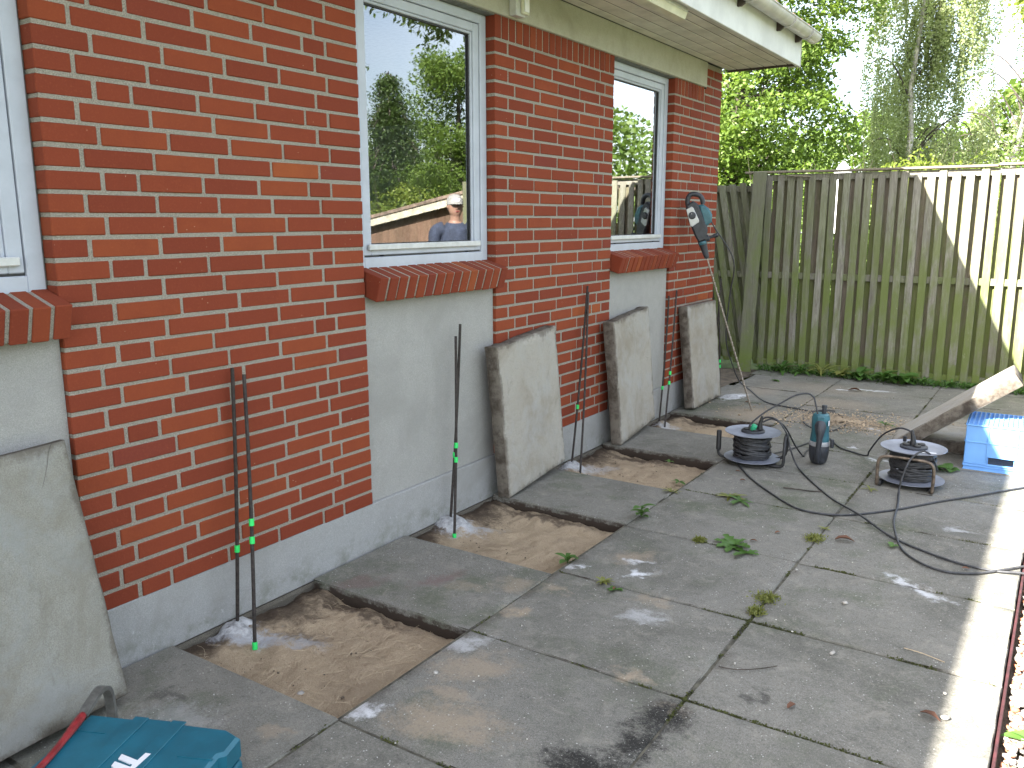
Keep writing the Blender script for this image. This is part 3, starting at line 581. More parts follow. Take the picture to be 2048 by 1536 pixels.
# windows
def window(a, b, i):
    w = MB(); x = -.05; fo = b-.005; fa = a+.006; zb, zt = 1.243, 2.443; fwid = .052
    w.box(x-.07, x, fa, fa+fwid, zb, zt, .003); w.box(x-.07, x, fo-fwid, fo, zb, zt, .003)
    w.box(x-.07, x, fa+fwid, fo-fwid, zb, zb+.052, .003); w.box(x-.07, x, fa+fwid, fo-fwid, zt-.045, zt, .003)
    fr = w.obj('window', 'frame', house)
    s_ = MB(); s0, s1, t0, t1 = fa+fwid+.003, fo-fwid-.003, zb+.060, zt-.048; sw = .046
    s_.box(x-.06, x-.006, s0, s0+sw, t0, t1, .003); s_.box(x-.06, x-.006, s1-sw, s1, t0, t1, .003); s_.box(x-.06, x-.006, s0+sw, s1-sw, t0, t0+.045, .003); s_.box(x-.06, x-.006, s0+sw, s1-sw, t1-.04, t1, .003)
    # inner bevelled lip towards the glass
    k = .012
    for (y0, y1, z0, z1) in ((s0+sw, s0+sw+k, t0+.045, t1-.04), (s1-sw-k, s1-sw, t0+.045, t1-.04), (s0+sw+k, s1-sw-k, t1-.052, t1-.04)): s_.box(x-.05, x-.014, y0, y1, z0, z1, .004)
    s_.obj('sash', 'frame', fr)
    bd = MB(); bd.box(x-.004, x+.012, s0+.018, s1-.018, t0+.022, t0+.048, .003); bd.obj('drip_bead', 'alu', fr)
    gk = MB(); y0, y1, z0, z1 = s0+sw+k, s1-sw-k, t0+.045, t1-.052
    gk.box(x-.04, x-.024, y0, y0+.006, z0, z1); gk.box(x-.04, x-.024, y1-.006, y1, z0, z1); gk.box(x-.04, x-.024, y0+.006, y1-.006, z0, z0+.006); gk.box(x-.04, x-.024, y0+.006, y1-.006, z1-.006, z1)
    gk.obj('glazing_seal', 'rubber', fr)
    pn = MB(); pn.add([(x-.032, y0+.001, z0+.001), (x-.032, y1-.001, z0+.001), (x-.032, y1-.001, z1-.001), (x-.032, y0+.001, z1-.001)], [(0, 1, 2, 3)]); pn.obj('pane', 'glass', fr)
    sl_ = MB()
    for (p0, p1) in ((s0, s0+.10), (s0+.13, s1-.13), (s1-.10, s1)): sl_.box(x-.06, x-.010, p0, p1, zb+.0525, zb+.0595)
    sl_.obj('dark_sash_gap', 'rubber', fr)  # black strips fill the gap under the sash in place of its shade
    for (p0, p1) in ((fo+.0005, b-.0005), (a+.0005, fa-.0005)): se = MB(); se.box(x-.05, x-.006, p0, p1, zb-.01, zt); se.obj('sealant', 'seal', fr)
for i, (a, b) in enumerate(OPEN): window(a, b, i)
# eaves
EX = .575; sof = MB()
edges = [.022, .10, .21, .315, .415, .50, .566]
for i in range(len(edges)-1):
    q = MB(); q.box(edges[i]+.0045, edges[i+1]-.0045, -8, 5.555, 2.630, 2.645, .003); q.obj('soffit_board', 'soffit', house)
for xe in edges[1:-1]:
    q = MB(); q.box(xe-.0042, xe+.0042, -8, 5.553, 2.6325, 2.6445); q.obj('dark_groove_strip', 'edgetrim', house)  # dark strips added in the board gaps, for the grooves' shade and dirt
q = MB(); q.box(-.2, .57, -8, 5.56, 2.6455, 2.65); q.obj('soffit_backing', 'rubber', house)
q = MB(); q.box(.5665, .590, -8, 5.572, 2.608, 2.832, .003); q.obj('fascia', 'fascia', house)
q = MB(); q.box(.5, .593, 5.5725, 5.578, 2.606, 2.835); q.obj('fascia_end_cap', 'alu', house)
q = MB(); q.box(.02, .565, 5.556, 5.571, 2.615, 2.66, .002); q.obj('verge_trim', 'edgetrim', house)
pt = math.atan(.5); rf = MB()
rise = lambda x: 2.86+(.60-x)*.5
RX = -3.9
rf.prism([(.62, 2.838), (.62, 2.868), (RX, rise(RX)+.03), (-8.6, 2.87), (-8.6, 2.84), (RX, rise(RX)-.02)], 0, 13.6, M=Matrix(((1, 0, 0, 0), (0, 0, -1, 5.60), (0, 1, 0, 0), (0, 0, 0, 1))))
rfo = rf.obj('roof', 'rooft', house)
# pantiles of the first courses at the eave, the nearest to the view
tm = MB(); n_ = 10
pv = []
for k in range(2):
    for i in range(n_+1):
        th = 2*math.pi*i/n_; pv.append((0 if k == 0 else -.36, -.11+.22*i/n_, .022*math.sin(th)+.02+(0 if k == 0 else .022)))
fs = [(i, i+1, n_+2+i, n_+1+i) for i in range(n_)]; pv2 = [(x, y, z-.014) for (x, y, z) in pv]; nn = len(pv)
tm.add(pv+pv2, fs+[tuple(reversed([q_+nn for q_ in f_])) for f_ in fs]+[(i+1, i, nn+i, nn+i+1) for i in range(n_)]+[(0, n_+1, nn+n_+1, nn), (n_+1+n_, n_, nn+n_, nn+n_+1+n_)])
tme = tm.mesh('roof_tile', 'rooft', 40)
for rr_ in range(2):
    for i in range(26):
        o = inst('roof_tile', tme, rfo); xx = .665-.30*rr_; o.location = (xx, 5.49-i*.205, rise(xx)+.012); o.rotation_euler = (0, pt*1.0, 0); o.scale = (1, 1, 1)
gt = MB(); n_ = 12
for (yy) in (0,):
    prof = [(.058*math.cos(math.pi+math.pi*i/n_), .058*math.sin(math.pi+math.pi*i/n_)) for i in range(n_+1)]+[(.053*math.cos(-math.pi*i/n_), .053*math.sin(-math.pi*i/n_)) for i in range(n_+1)]
    vs = [(.662+a, y, 2.835+b) for y in (-8, 5.64) for (a, b) in prof]; k = len(prof); gt.add(vs, [(i, (i+1) % k, k+(i+1) % k, k+i) for i in range(k)]+[tuple(range(k))[::-1]])
    gt.tube([(.662+.058, -8, 2.836), (.662+.058, 5.64, 2.836)], .006, 6); gt.tube([(.662-.058, -8, 2.836), (.662-.058, 5.64, 2.836)], .004, 6)
guo = gt.obj('gutter', 'gutter', house, 50)
cp_ = MB(); cp_.prism([(.060*math.cos(math.pi+math.pi*i/12), .060*math.sin(math.pi+math.pi*i/12)) for i in range(13)], 0, .006, M=Matrix(((1, 0, 0, .662), (0, 0, 1, 5.6405), (0, 1, 0, 2.836), (0, 0, 0, 1)))); cp_.obj('end_cap', 'gutter', guo)
for y in (5.40, 4.93, 4.10, 3.2, 2.3):
    bk = MB(); bk.tube([(.662+.062*math.cos(math.pi+math.pi*i/10), y, 2.835+.062*math.sin(math.pi+math.pi*i/10)) for i in range(11)], .007, 6); bk.obj('gutter_joint' if y == 4.93 else 'bracket_strap', 'gutter', guo)
    bk = MB(); bk.prism([(.591, 2.755), (.591, 2.83), (.604, 2.83), (.645, 2.775), (.615, 2.755)], -.011, .011, M=Matrix(((1, 0, 0, 0), (0, 0, -1, y), (0, 1, 0, 0), (0, 0, 0, 1)))); bk.obj('gutter_bracket', 'bracket', guo)

# fittings under the eaves
lamp = empty('tube_light', (.49, 2.9, 2.6), 0, 'long plastic tube light fitting under the eaves', 'light')
q = MB(); q.box(.44, .54, 1.9, 3.44, 2.600, 2.6285, .008); q.obj('housing', 'fascia', lamp).parent = lamp
for o in lamp.children: o.location = tuple(-c_ for c_ in lamp.location)
q = MB(); q.prism([(.445, 2.60), (.46, 2.566), (.49, 2.556), (.525, 2.566), (.538, 2.60)], -3.43, -1.91, .004, Matrix(((1, 0, 0, -.49), (0, 0, -1, -2.9), (0, 1, 0, -2.6), (0, 0, 0, 1)))); q.obj('diffuser', 'lampm', lamp, 40)
bx = empty('junction_box', (.02, 2.44, 2.5), 0, 'small cream box fixed to the concrete beam above the second brick pier', 'switch box')
q = MB(); q.box(.0005, .045, -.055, .03, -.046, .12, .004); q.obj('box_body', 'alu', bx)
q = MB(); q.box(.0455, .062, -.02, .045, -.036, .11, .006); q.obj('cover', 'lampm', bx); q = MB(); q.box(.0625, .067, -.008, .033, -.024, .09, .003); q.obj('rocker', 'white', bx)

# things in the rooms, seen dimly through the panes
for (y0, y1, zt, lab) in ((2.43, 3.3, 1.98, 'pale grey cabinet inside behind the middle window'), (5.02, 5.19, 2.1, 'pale grey cupboard inside behind the far window')):
    cb = empty('cabinet', (-.75, y0, .3), 0, lab, 'cabinet'); q = MB(); q.box(-.25, .24, 0, y1-y0, 0, zt-.3, .004); q.obj('carcass', 'cab', cb)
    q = MB(); q.box(.2405, .26, .004, (y1-y0)/2-.002, .01, zt-.31, .003); q.obj('door', 'cab', cb); q = MB(); q.box(.2405, .26, (y1-y0)/2+.002, y1-y0-.004, .01, zt-.31, .003); q.obj('door', 'cab', cb)

# ============================================================ lifted slabs leaning on the wall
MT['loose2'] = m_loose_slab(True)
def lean_slab(y0, y1, xf0, xf1, lean_top, label, seed, L_=.80, th=.075, name='lifted_slab', roll=0):
    """front bottom edge runs (xf0,y0)-(xf1,y1); the top back edge meets the wall"""
    w = y1-y0; me = slab_mesh(L_, w, th, seed, 1.15, 'loose'); o = inst(name, me)
    xf = (xf0+xf1)/2; s_ = (xf-lean_top)/L_; th_ = math.asin(min(.9, s_))
    U = Vector((-math.sin(th_), 0, math.cos(th_))); Nn = Vector((math.cos(th_), 0, math.sin(th_))); Yv = U.cross(Nn)*-1
    yaw = math.atan2(-(xf1-xf0), w); Rz = Matrix.Rotation(yaw, 4, 'Z')
    # local x -> up the slab, local z -> face normal, local y -> n x u
    Y = Nn.cross(U); B = Matrix((U, Y, Nn)).transposed().to_4x4()
    M = Rz @ B; M.translation = Vector((xf0, y0, 0)) if Y.y > 0 else Vector((xf1, y1, 0)); o.matrix_world = M
    Pm = M.translation.copy(); M = Matrix.Translation(Pm) @ Matrix.Rotation(roll, 4, Nn) @ Matrix.Translation(-Pm) @ M
    # lift so the lowest corner stands on the paving
    if seed == 301: o.data.materials[0] = MT['loose2']
    zz = min((M @ Vector(c_)).z for c_ in o.bound_box); o.matrix_world = Matrix.Translation((0, 0, -zz+.001)) @ M
    return tag(o, label, 'concrete slab', 'lifted concrete slabs leaning on the wall')
lean_slab(-.66, -.035, .245, .235, .078, 'large lifted slab leaning at the left edge behind the teal case', 301, .80, roll=.03)
lean_slab(2.20, 2.845, .140, .112, .085, 'lifted slab leaning between the middle window panel and the second brick pier', 302, .815, roll=.07)
lean_slab(3.49, 4.14, .160, .110, .085, 'lifted slab with a dark crack leaning below the far window', 303, .815, roll=.07)
lean_slab(4.74, 5.37, .165, .160, .080, 'lifted slab leaning on the last brick pier below the hammer drill', 304, .80)

# propped slab and the one below it, beside the crate
def free_slab(P, yaw, tilt, L_, w, th, label, seed):
    u = Vector((math.cos(tilt)*math.cos(yaw), math.cos(tilt)*math.sin(yaw), math.sin(tilt))); v = Vector((-math.sin(yaw), math.cos(yaw), 0)); n_ = u.cross(v)
    o = inst('lifted_slab', slab_mesh(L_, w, th, seed, .9, 'loose')); M = Matrix((u, v, n_)).transposed().to_4x4(); M.translation = Vector(P); o.matrix_world = M
    return tag(o, label, 'concrete slab')
free_slab((1.655, 4.24, .082), .068, .655, .80, .40, .078, 'sunlit slab propped at a slant on the blue crate', 311)
free_slab((1.80, 4.46, .085), .05, .0, .62, .45, .082, 'slab lying flat in the shade under the propped slab', 312)

# ============================================================ steel rods with green tape
def rod(p0, p1, marks, label, r=.0068):
    p0, p1 = Vector(p0), Vector(p1); e_ = empty('steel_rod', p0, 0, label, 'steel rod', 'thin steel rods standing in the holes'); L_ = (p1-p0).length; d = (p1-p0)/L_
    bend = d.orthogonal()*.004
    q = MB(); q.tube([d*(L_*i/10)+bend*math.sin(math.pi*i/10) for i in range(11)], r, 8)
    for i in range(int(L_/.05)): 
        c_ = d*(.03+i*.05)+bend*math.sin(math.pi*(.03+i*.05)/L_)
    q.obj('rod', 'steel', e_, 40)
    for a in marks:
        q = MB(); c_ = d*(L_*a)+bend*math.sin(math.pi*a); q.tube([c_-d*.013, c_+d*.013], r+.0028, 10); q.obj('tape_mark', 'tape', e_, 40)
    return e_
RH = 'standing in the nearest sand hole'
rod((.060, .500, -.06), (.022, .585, .935), (.335,), 'left steel rod of the pair '+RH)
rod((.195, .468, -.058), (.030, .628, .905), (.015, .395, .46), 'right steel rod of the pair '+RH+', taped at its foot')
rod((.050, 1.800, -.06), (.030, 1.935, .955), (.37,), 'taller steel rod of the pair in the second sand hole')
rod((.150, 1.705, -.06), (.055, 1.865, .905), (.02, .395, .465), 'shorter steel rod of the pair in the second sand hole, taped at its foot')
rod((.055, 3.015, -.05), (.020, 3.255, 1.055), (.34,), 'left steel rod of the crossed pair in the third sand hole')
rod((.140, 2.975, -.06), (.028, 3.250, 1.020), (), 'plain right steel rod of the crossed pair in the third sand hole')
rod((.020, 4.42, -.05), (.015, 4.54, .90), (.28,), 'steel rod leaning on the panel beside the far window, blurred green mark')
rod((.120, 4.290, -.06), (.020, 4.67, .93), (.33, .40), 'steel rod with two green marks next to the last leaning slab')
rod((.10, 5.50, -.03), (.03, 5.56, .84), (.30, .35), 'steel rod with green marks at the house corner behind the last slab')
rod((-.02, 5.60, -.03), (-.01, 5.72, .96), (), 'plain steel rod at the house corner in front of the gate')

# loose dust heaps at the drilled holes
def heap(x, y, z, r, h, label, mat='white'):
    V_, F_ = [], []; n_, k_ = 36, 12
    for i in range(k_+1):
        for j in range(n_):
            th = 2*math.pi*j/n_; rr_ = r*.8*i/k_*(1+.55*mnoise.noise((math.cos(th)*1.4+x, math.sin(th)*1.4+y, 2))+.25*mnoise.noise((math.cos(th)*4+x, math.sin(th)*4+y, 7))); a = i/k_; lx, ly = rr_*math.cos(th), rr_*math.sin(th)*1.1
            base = (-.062+sandz(max(0, x+lx), y+ly)+mnoise.fractal(((x+lx)*7, (y+ly)*7, 1.7), .8, 2.1, 5)*.020) if x < .2 else 0
            V_.append((lx, ly, base-z+.009*(1-a*a)*(1+.8*mnoise.noise(((x+lx)*60, (y+ly)*60, 1)))-.006*a**4))
    for i in range(k_):
        for j in range(n_): F_.append((i*n_+j, i*n_+(j+1) % n_, (i+1)*n_+(j+1) % n_, (i+1)*n_+j)[::-1])
    mb = MB(); mb.add(V_, F_); o = mb.obj('dust_heap', mat, None, True, (x, y, z)); return tag(o, label, 'dust', 'pale drilling dust heaps at the holes', 'stuff')
MT['dust'] = simple('drilling_dust', (.36, .36, .365), .95, nscale=38, var=.3, bump=1., bscale=90, bd=.008)
heap(.060, .500, -.038, .095, .040, 'pale dust heap round the left rod in the nearest hole', 'dust'); heap(.055, 1.800, -.032, .12, .050, 'pale dust heap against the wall in the second hole', 'dust')
heap(.060, 3.015, -.035, .09, .035, 'pale dust heap round the rods in the third hole', 'dust'); heap(.23, 5.42, .0, .12, .012, 'flat pale dust heap on the slab beside the last leaning slab', 'dust')

# lumps, root fibres and pebbles in the sand
n = 1500; c_ = np.stack([rng.uniform(.02, .80, n), rng.choice([.27, 1.51, 2.83, 4.12], n)+rng.uniform(.01, .62, n), np.full(n, -.062)], -1); keep = rng.uniform(0, 1, n) < np.exp(-(c_[:, 0]/.35)**1.5)+.12
c_ = c_[keep]; V, F = stones(c_, (.0012+.005*rng.uniform(0, 1, len(c_))**3)[:, None]); tag(inst('soil_crumbs', npmesh('soil_crumbs', V, F, 'soil')), 'dark soil crumbs scattered in the sand holes', 'soil crumbs', kind='stuff')
fb = MB()
for i in range(420):
    y = random.choice((.27, .27, .27, 1.51, 1.51, 2.83))+random.uniform(.03, .6); x = random.uniform(.1, .78); a = random.uniform(0, 6.28); L_ = random.uniform(.03, .10); b_ = random.uniform(-.5, .5); z = -.058+random.uniform(-.002, .006)+sandz(x, y)*.6
    pts = [(x+L_*k/4*math.cos(a+b_*k/4), y+L_*k/4*math.sin(a+b_*k/4), z+.006*math.sin(math.pi*k/4)) for k in range(5)]; fb.tube(pts, .0007, 3, False)
MT['straw'] = simple('root_fibre', (.42, .33, .22), .9); tag(fb.obj('root_fibres', 'straw'), 'fine straw coloured root fibres lying on the sand', 'roots', kind='stuff')
n = 900; c_ = np.stack([rng.uniform(.85, 2.44, n), rng.uniform(-.3, 6.8, n), np.full(n, .001)], -1); k_ = rng.uniform(0, 1, n); V, F = stones(c_, (.0009+.0030*k_**6)[:, None]); MT['grit'] = simple('pale_grit', (.5, .47, .42), .9, nscale=2, var=.5)
tag(inst('grit', npmesh('grit', V, F, 'grit')), 'small pale grit scattered over the paving', 'grit', kind='stuff')
n = 2200; a_ = rng.uniform(0, 6.28, n); rr_ = np.abs(rng.normal(0, 1, n)); c_ = np.stack([1.2+rr_*np.cos(a_)*.36, 5.0+rr_*np.sin(a_)*.22, .004+.012*np.exp(-rr_**2)], -1); V, F = stones(c_, rng.uniform(.002, .008, n)[:, None])
MT['sandlump'] = simple('sand_lumps', (.40, .31, .21), .95, nscale=3, var=.35); tag(inst('sand_spill', npmesh('sand_spill', V, F, 'sandlump')), 'spilled lumps of sand on the far slabs behind the standing drill', 'sand', kind='stuff')
for (x, y, r_, lab) in ((1.953, 1.459, .013, 'grey pebble on the slab right of the moss tuft'), (1.902, 1.882, .014, 'oblong pale pebble on the right hand slab'), (2.305, 1.393, .010, 'small white pebble near the sunlit strip'), (2.322, 1.244, .015, 'grey stone chip close to the sunlit strip'),
                        (1.697, 1.212, .008, 'tiny white pebble beside the crossing of joints'), (.545, .36, .014, 'dark pebble lying on the sand in the nearest hole'), (1.66, 2.1, .010, 'small white chip by the mossy joint crossing'), (.9, .62, .009, 'brown crumb stone at the edge of the nearest hole')):
    V, F = stones(np.array([[0, 0, 0.]]), np.array([[r_*.72]]), .6, (IV2, IF2)); tag(inst('pebble', npmesh('pebble', V, F, 'pebble', True), None, (x, y, r_*.4 if x > .8 else -.058)), lab, 'pebble', 'single pebbles')

# ============================================================ toolbox bottom left
FL = Vector((.382, -.239, 0)); FR = Vector((.800, -.055, 0)); ux = (FR-FL).normalized(); uy = Vector((ux.y, -ux.x, 0)); H = .13
tb = empty('tool_case', FL, 0, 'teal plastic power tool case with white letters lying flat at the bottom left', 'tool case'); TB = Matrix((ux, uy, Vector((0, 0, 1)))).transposed().to_4x4(); tb.matrix_world = Matrix.Translation(FL) @ TB
# local frame: x along the far edge, y towards the camera (left handed mirror is avoided by flipping z faces)
TB = Matrix((ux, -uy, Vector((0, 0, 1)))).transposed().to_4x4(); tb.matrix_world = Matrix.Translation(FL) @ TB; Wd = (FR-FL).length; Dp = .37
q = MB(); q.prism([(0, 0), (.10, 0), (.11, .010), (.20, .010), (.21, 0), (.32, 0), (.33, .010), (Wd-.10, .010), (Wd-.09, 0), (Wd-.03, -.002), (Wd, -.03), (Wd, -.12), (Wd-.012, -.13), (Wd-.012, -.27), (Wd, -.28), (Wd, -Dp), (0, -Dp)], 0, .062, .006); q.obj('case_base', 'teal', tb, 40)
q = MB(); q.prism([(0, .002), (.13, .002), (.14, .012), (.24, .012), (.25, .002), (Wd-.05, -.002), (Wd-.002, -.028), (Wd-.002, -.10), (Wd-.018, -.112), (Wd-.018, -.25), (Wd-.002, -.26), (Wd-.002, -Dp), (0, -Dp)], .064, H, .009); lid = q.obj('lid', 'teal', tb, 40)
q = MB()
for (a, b) in ((.135, .175), (.245, .285)): q.box(a, b, -Dp+.01, .004, H+.0002, H+.004, .0018)
q.box(.02, .10, -.078, -.074, H+.0002, H+.002); q.box(.34, Wd-.02, -.135, -.131, H+.0002, H+.0025); q.obj('lid_rib', 'teal', lid)
q = MB(); q.box(Wd-.016, Wd+.006, -.215, -.155, .03, .10, .005); q.obj('latch', 'teal', tb, 40)
# letters: the visible strokes, flat on the lid
def ontop(px, py):   # pixel of the photograph -> lid plane, used once to place the print
    d = fw+(px-1024)/1686.23*r2-(py-768)/1686.23*u2; t_ = (H+.0046-CAM.z)/d.z; P = CAM+d*t_-FL; return (P.dot(ux), P.dot(-uy))
let = MB()
for i_, st_ in enumerate((((291, 1505.4), (302, 1507), (270, 1536), (256, 1549), (243, 1549), (257, 1536)), ((236.5, 1517), (243.6, 1507.7), (279, 1522), (269.5, 1531)), ((222.6, 1531.5), (229.7, 1522.6), (262.7, 1534.3), (256, 1544)))):
    let.prism([ontop(*p_) for p_ in st_], H+.0005+i_*.0001, H+.0042+i_*.0003, 0)
let.obj('lettering', 'white', lid)
# crowbar
cb = empty('crowbar', (.45, -.4, .12), 0, 'red crowbar with a bare steel hook leaning over the teal case', 'crowbar')
P_ = spline([(.60, -.62, .135), (.535, -.48, .138), (.475, -.375, .142), (.405, -.27, .150)], 6); q = MB(); q.tube([Vector(a)-cb.location for a in P_], [.0088]*(len(P_)-6)+[.0088+.003*math.sin(math.pi*i/6) for i in range(6)], 8); q.obj('shaft', 'redp', cb, 30)
P2 = spline([(.405, -.27, .150), (.375, -.222, .163), (.352, -.190, .166), (.330, -.160, .150), (.318, -.145, .115), (.314, -.140, .06), (.315, -.140, .015)], 5); q = MB(); wv = Vector((.75, .42, 0)).normalized()*.013
for i in range(len(P2)-1):
    a, b = Vector(P2[i])-cb.location, Vector(P2[i+1])-cb.location; t_ = (b-a).normalized(); nn_ = t_.cross(wv).normalized()*.006
    q.add([a-wv-nn_, a+wv-nn_, a+wv+nn_, a-wv+nn_, b-wv-nn_, b+wv-nn_, b+wv+nn_, b-wv+nn_], [(0, 1, 5, 4), (1, 2, 6, 5), (2, 3, 7, 6), (3, 0, 4, 7), (0, 3, 2, 1), (4, 5, 6, 7)])
q.obj('hook', 'bare', cb)

# ============================================================ hammer drill leaning on the wall
NP = Vector((.200, 4.80, 1.168)); TIP = Vector((.540, 4.99, .001)); A = (NP-TIP).normalized()
vd = (CAM-NP); nrm = (vd-A*vd.dot(A)).normalized(); vv = A.cross(nrm)*-1
if vv.dot(r2) < 0: vv = -vv
hd = empty('hammer_drill', NP, 0, 'teal and black hammer drill with a long drill bit leaning on the last brick pier', 'hammer drill')
HM = Matrix((vv, A, vv.cross(A))).transposed().to_4x4()     # local x = v, y = a, z = towards the camera
if HM.col[2].xyz.dot(nrm) < 0: pass
zs = 1 if HM.col[2].xyz.dot(nrm) > 0 else -1
hd.matrix_world = Matrix.Translation(NP) @ HM
def zr(a, b): return (a, b) if zs > 0 else (-b, -a)
LAT = Matrix.Rotation(-math.pi/2, 4, 'X')     # lathe axis z -> +y
q = MB(); q.lathe([(.010, 0), (.017, .004), (.021, .03), (.024, .06), (.027, .09), (.030, .11)], 18, LAT); q.obj('chuck', 'blackp', hd, 35)
q = MB(); q.lathe([(.0305, .111), (.032, .114), (.033, .130), (.031, .134)], 18, LAT); q.obj('chuck_ring', 'tealtool', hd, 35)
q = MB(); q.prism([(-.028, .135), (.036, .135), (.046, .172), (.062, .20), (.066, .235), (.06, .30), (.055, .36), (.045, .41), (.02, .44), (-.03, .43), (-.047, .40), (-.053, .30), (-.046, .263), (-.040, .19)], *zr(-.042, .036), .012); q.obj('gear_housing', 'blackp', hd, 40)
q = MB(); q.prism([(.045, .232), (.073, .234), (.107, .253), (.124, .30), (.112, .353), (.085, .392), (.045, .40)], *zr(-.045, .030), .014); q.obj('motor_housing', 'tealtool', hd, 40)
q = MB(); q.prism([(-.046, .396), (-.002, .404), (.008, .392), (.022, .290), (.016, .278), (-.040, .262), (-.050, .275)], *zr(.034, .042), .003); q.obj('side_plate', 'silver', hd, 40)
dz = .042*zs; q = MB(); q.lathe([(.027, 0), (.027, .006), (.022, .013), (.005, .014)], 20, Matrix.Translation((-.016, .341, dz)) @ (Matrix.Identity(4) if zs > 0 else Matrix.Rotation(math.pi, 4, 'X'))); dl = q.obj('mode_dial', 'blackp', hd, 35)
q = MB(); q.box(-.017, -.0145, .348, .362, *zr(.055, .0575), .001); q.obj('pointer', 'silver', dl)
q = MB(); q.tube(spline([(-.024, .405, 0), (-.018, .455, 0), (.012, .488, 0), (.055, .478, 0), (.084, .445, 0), (.083, .395, 0)], 6), .018, 10); q.obj('rear_handle', 'blackp', hd, 40)
q = MB(); q.lathe([(.026, 0), (.026, .02), (.012, .026), (.011, .05), (.015, .058), (.016, .085), (.010, .09)], 14, Matrix.Translation((.034, .145, 0)) @ Matrix.Rotation(math.pi/2, 4, 'Y')); q.obj('side_handle', 'blackp', hd, 35)
q = MB(); LB = (NP-TIP).length; n_ = 420; q.tube([(0, .01-(LB+.01)*i/60, 0) for i in range(61)], .0048, 8)
for ph in (0, math.pi): q.tube([(.0062*math.cos(i*.42+ph), -.05-(LB-.07)*i/n_, .0062*math.sin(i*.42+ph)) for i in range(n_+1)], .0028, 4)
q.obj('drill_bit', 'bit', hd, 60)

# ============================================================ rotary hammer standing on the paving
h2 = empty('rotary_hammer', (1.33, 3.80, 0), 0, 'teal rotary hammer standing upright between the two cable reels', 'rotary hammer')
q = MB(); q.lathe([(.030, .0), (.044, .010), (.053, .035), (.058, .07), (.058, .112), (.056, .115)], 22); q.obj('motor_cap', 'blackp', h2, 35)
q = MB(); q.lathe([(.0585, .1155), (.0590, .117), (.0590, .140), (.0580, .142)], 22); q.obj('motor_ring', 'silver', h2, 35)
q = MB(); q.lathe([(.056, .1425), (.054, .17), (.050, .20), (.052, .24), (.052, .285), (.046, .305), (.036, .312)], 22, Matrix.Diagonal((1, .95, 1, 1))); q.obj('housing', 'tealtool', h2, 35)
q = MB(); q.lathe([(.013, .3125), (.013, .345), (.016, .347), (.016, .362), (.010, .364)], 16, Matrix.Translation((.016, 0, 0))); q.obj('chuck', 'blackp', h2, 35)
td = (Vector((CAM.x, CAM.y, 0))-Vector((1.33, 3.80, 0))).normalized(); sdv = Vector((-td.y, td.x, 0))
q = MB(); q.tube([td*.05+Vector((0, 0, .022))-sdv*.006, td*.075+Vector((0, 0, .04))-sdv*.006, td*.088+Vector((0, 0, .10))-sdv*.005, td*.085+Vector((0, 0, .17)), td*.075+Vector((0, 0, .215)), td*.060+Vector((0, 0, .245)), td*.045+Vector((0, 0, .262))], [.012, .016, .016, .017, .028, .034, .026], 12); q.obj('grip', 'blackp', h2, 45)
q = MB(); q.lathe([(.011, 0), (.011, .05), (.006, .052)], 12, Matrix.Translation((.076, -.01, .11))); q.obj('side_knob', 'blackp', h2, 35)
q = MB(); q.box(.052, .0535, -.035, -.012, .245, .275, 0); q.obj('label_plate', 'white', h2)
q = MB(); q.box(-.02, .02, -.058, -.045, .165, .30, .004, Matrix.Rotation(.2, 4, 'Z')); q.obj('switch_block', 'tealtool', h2, 35)

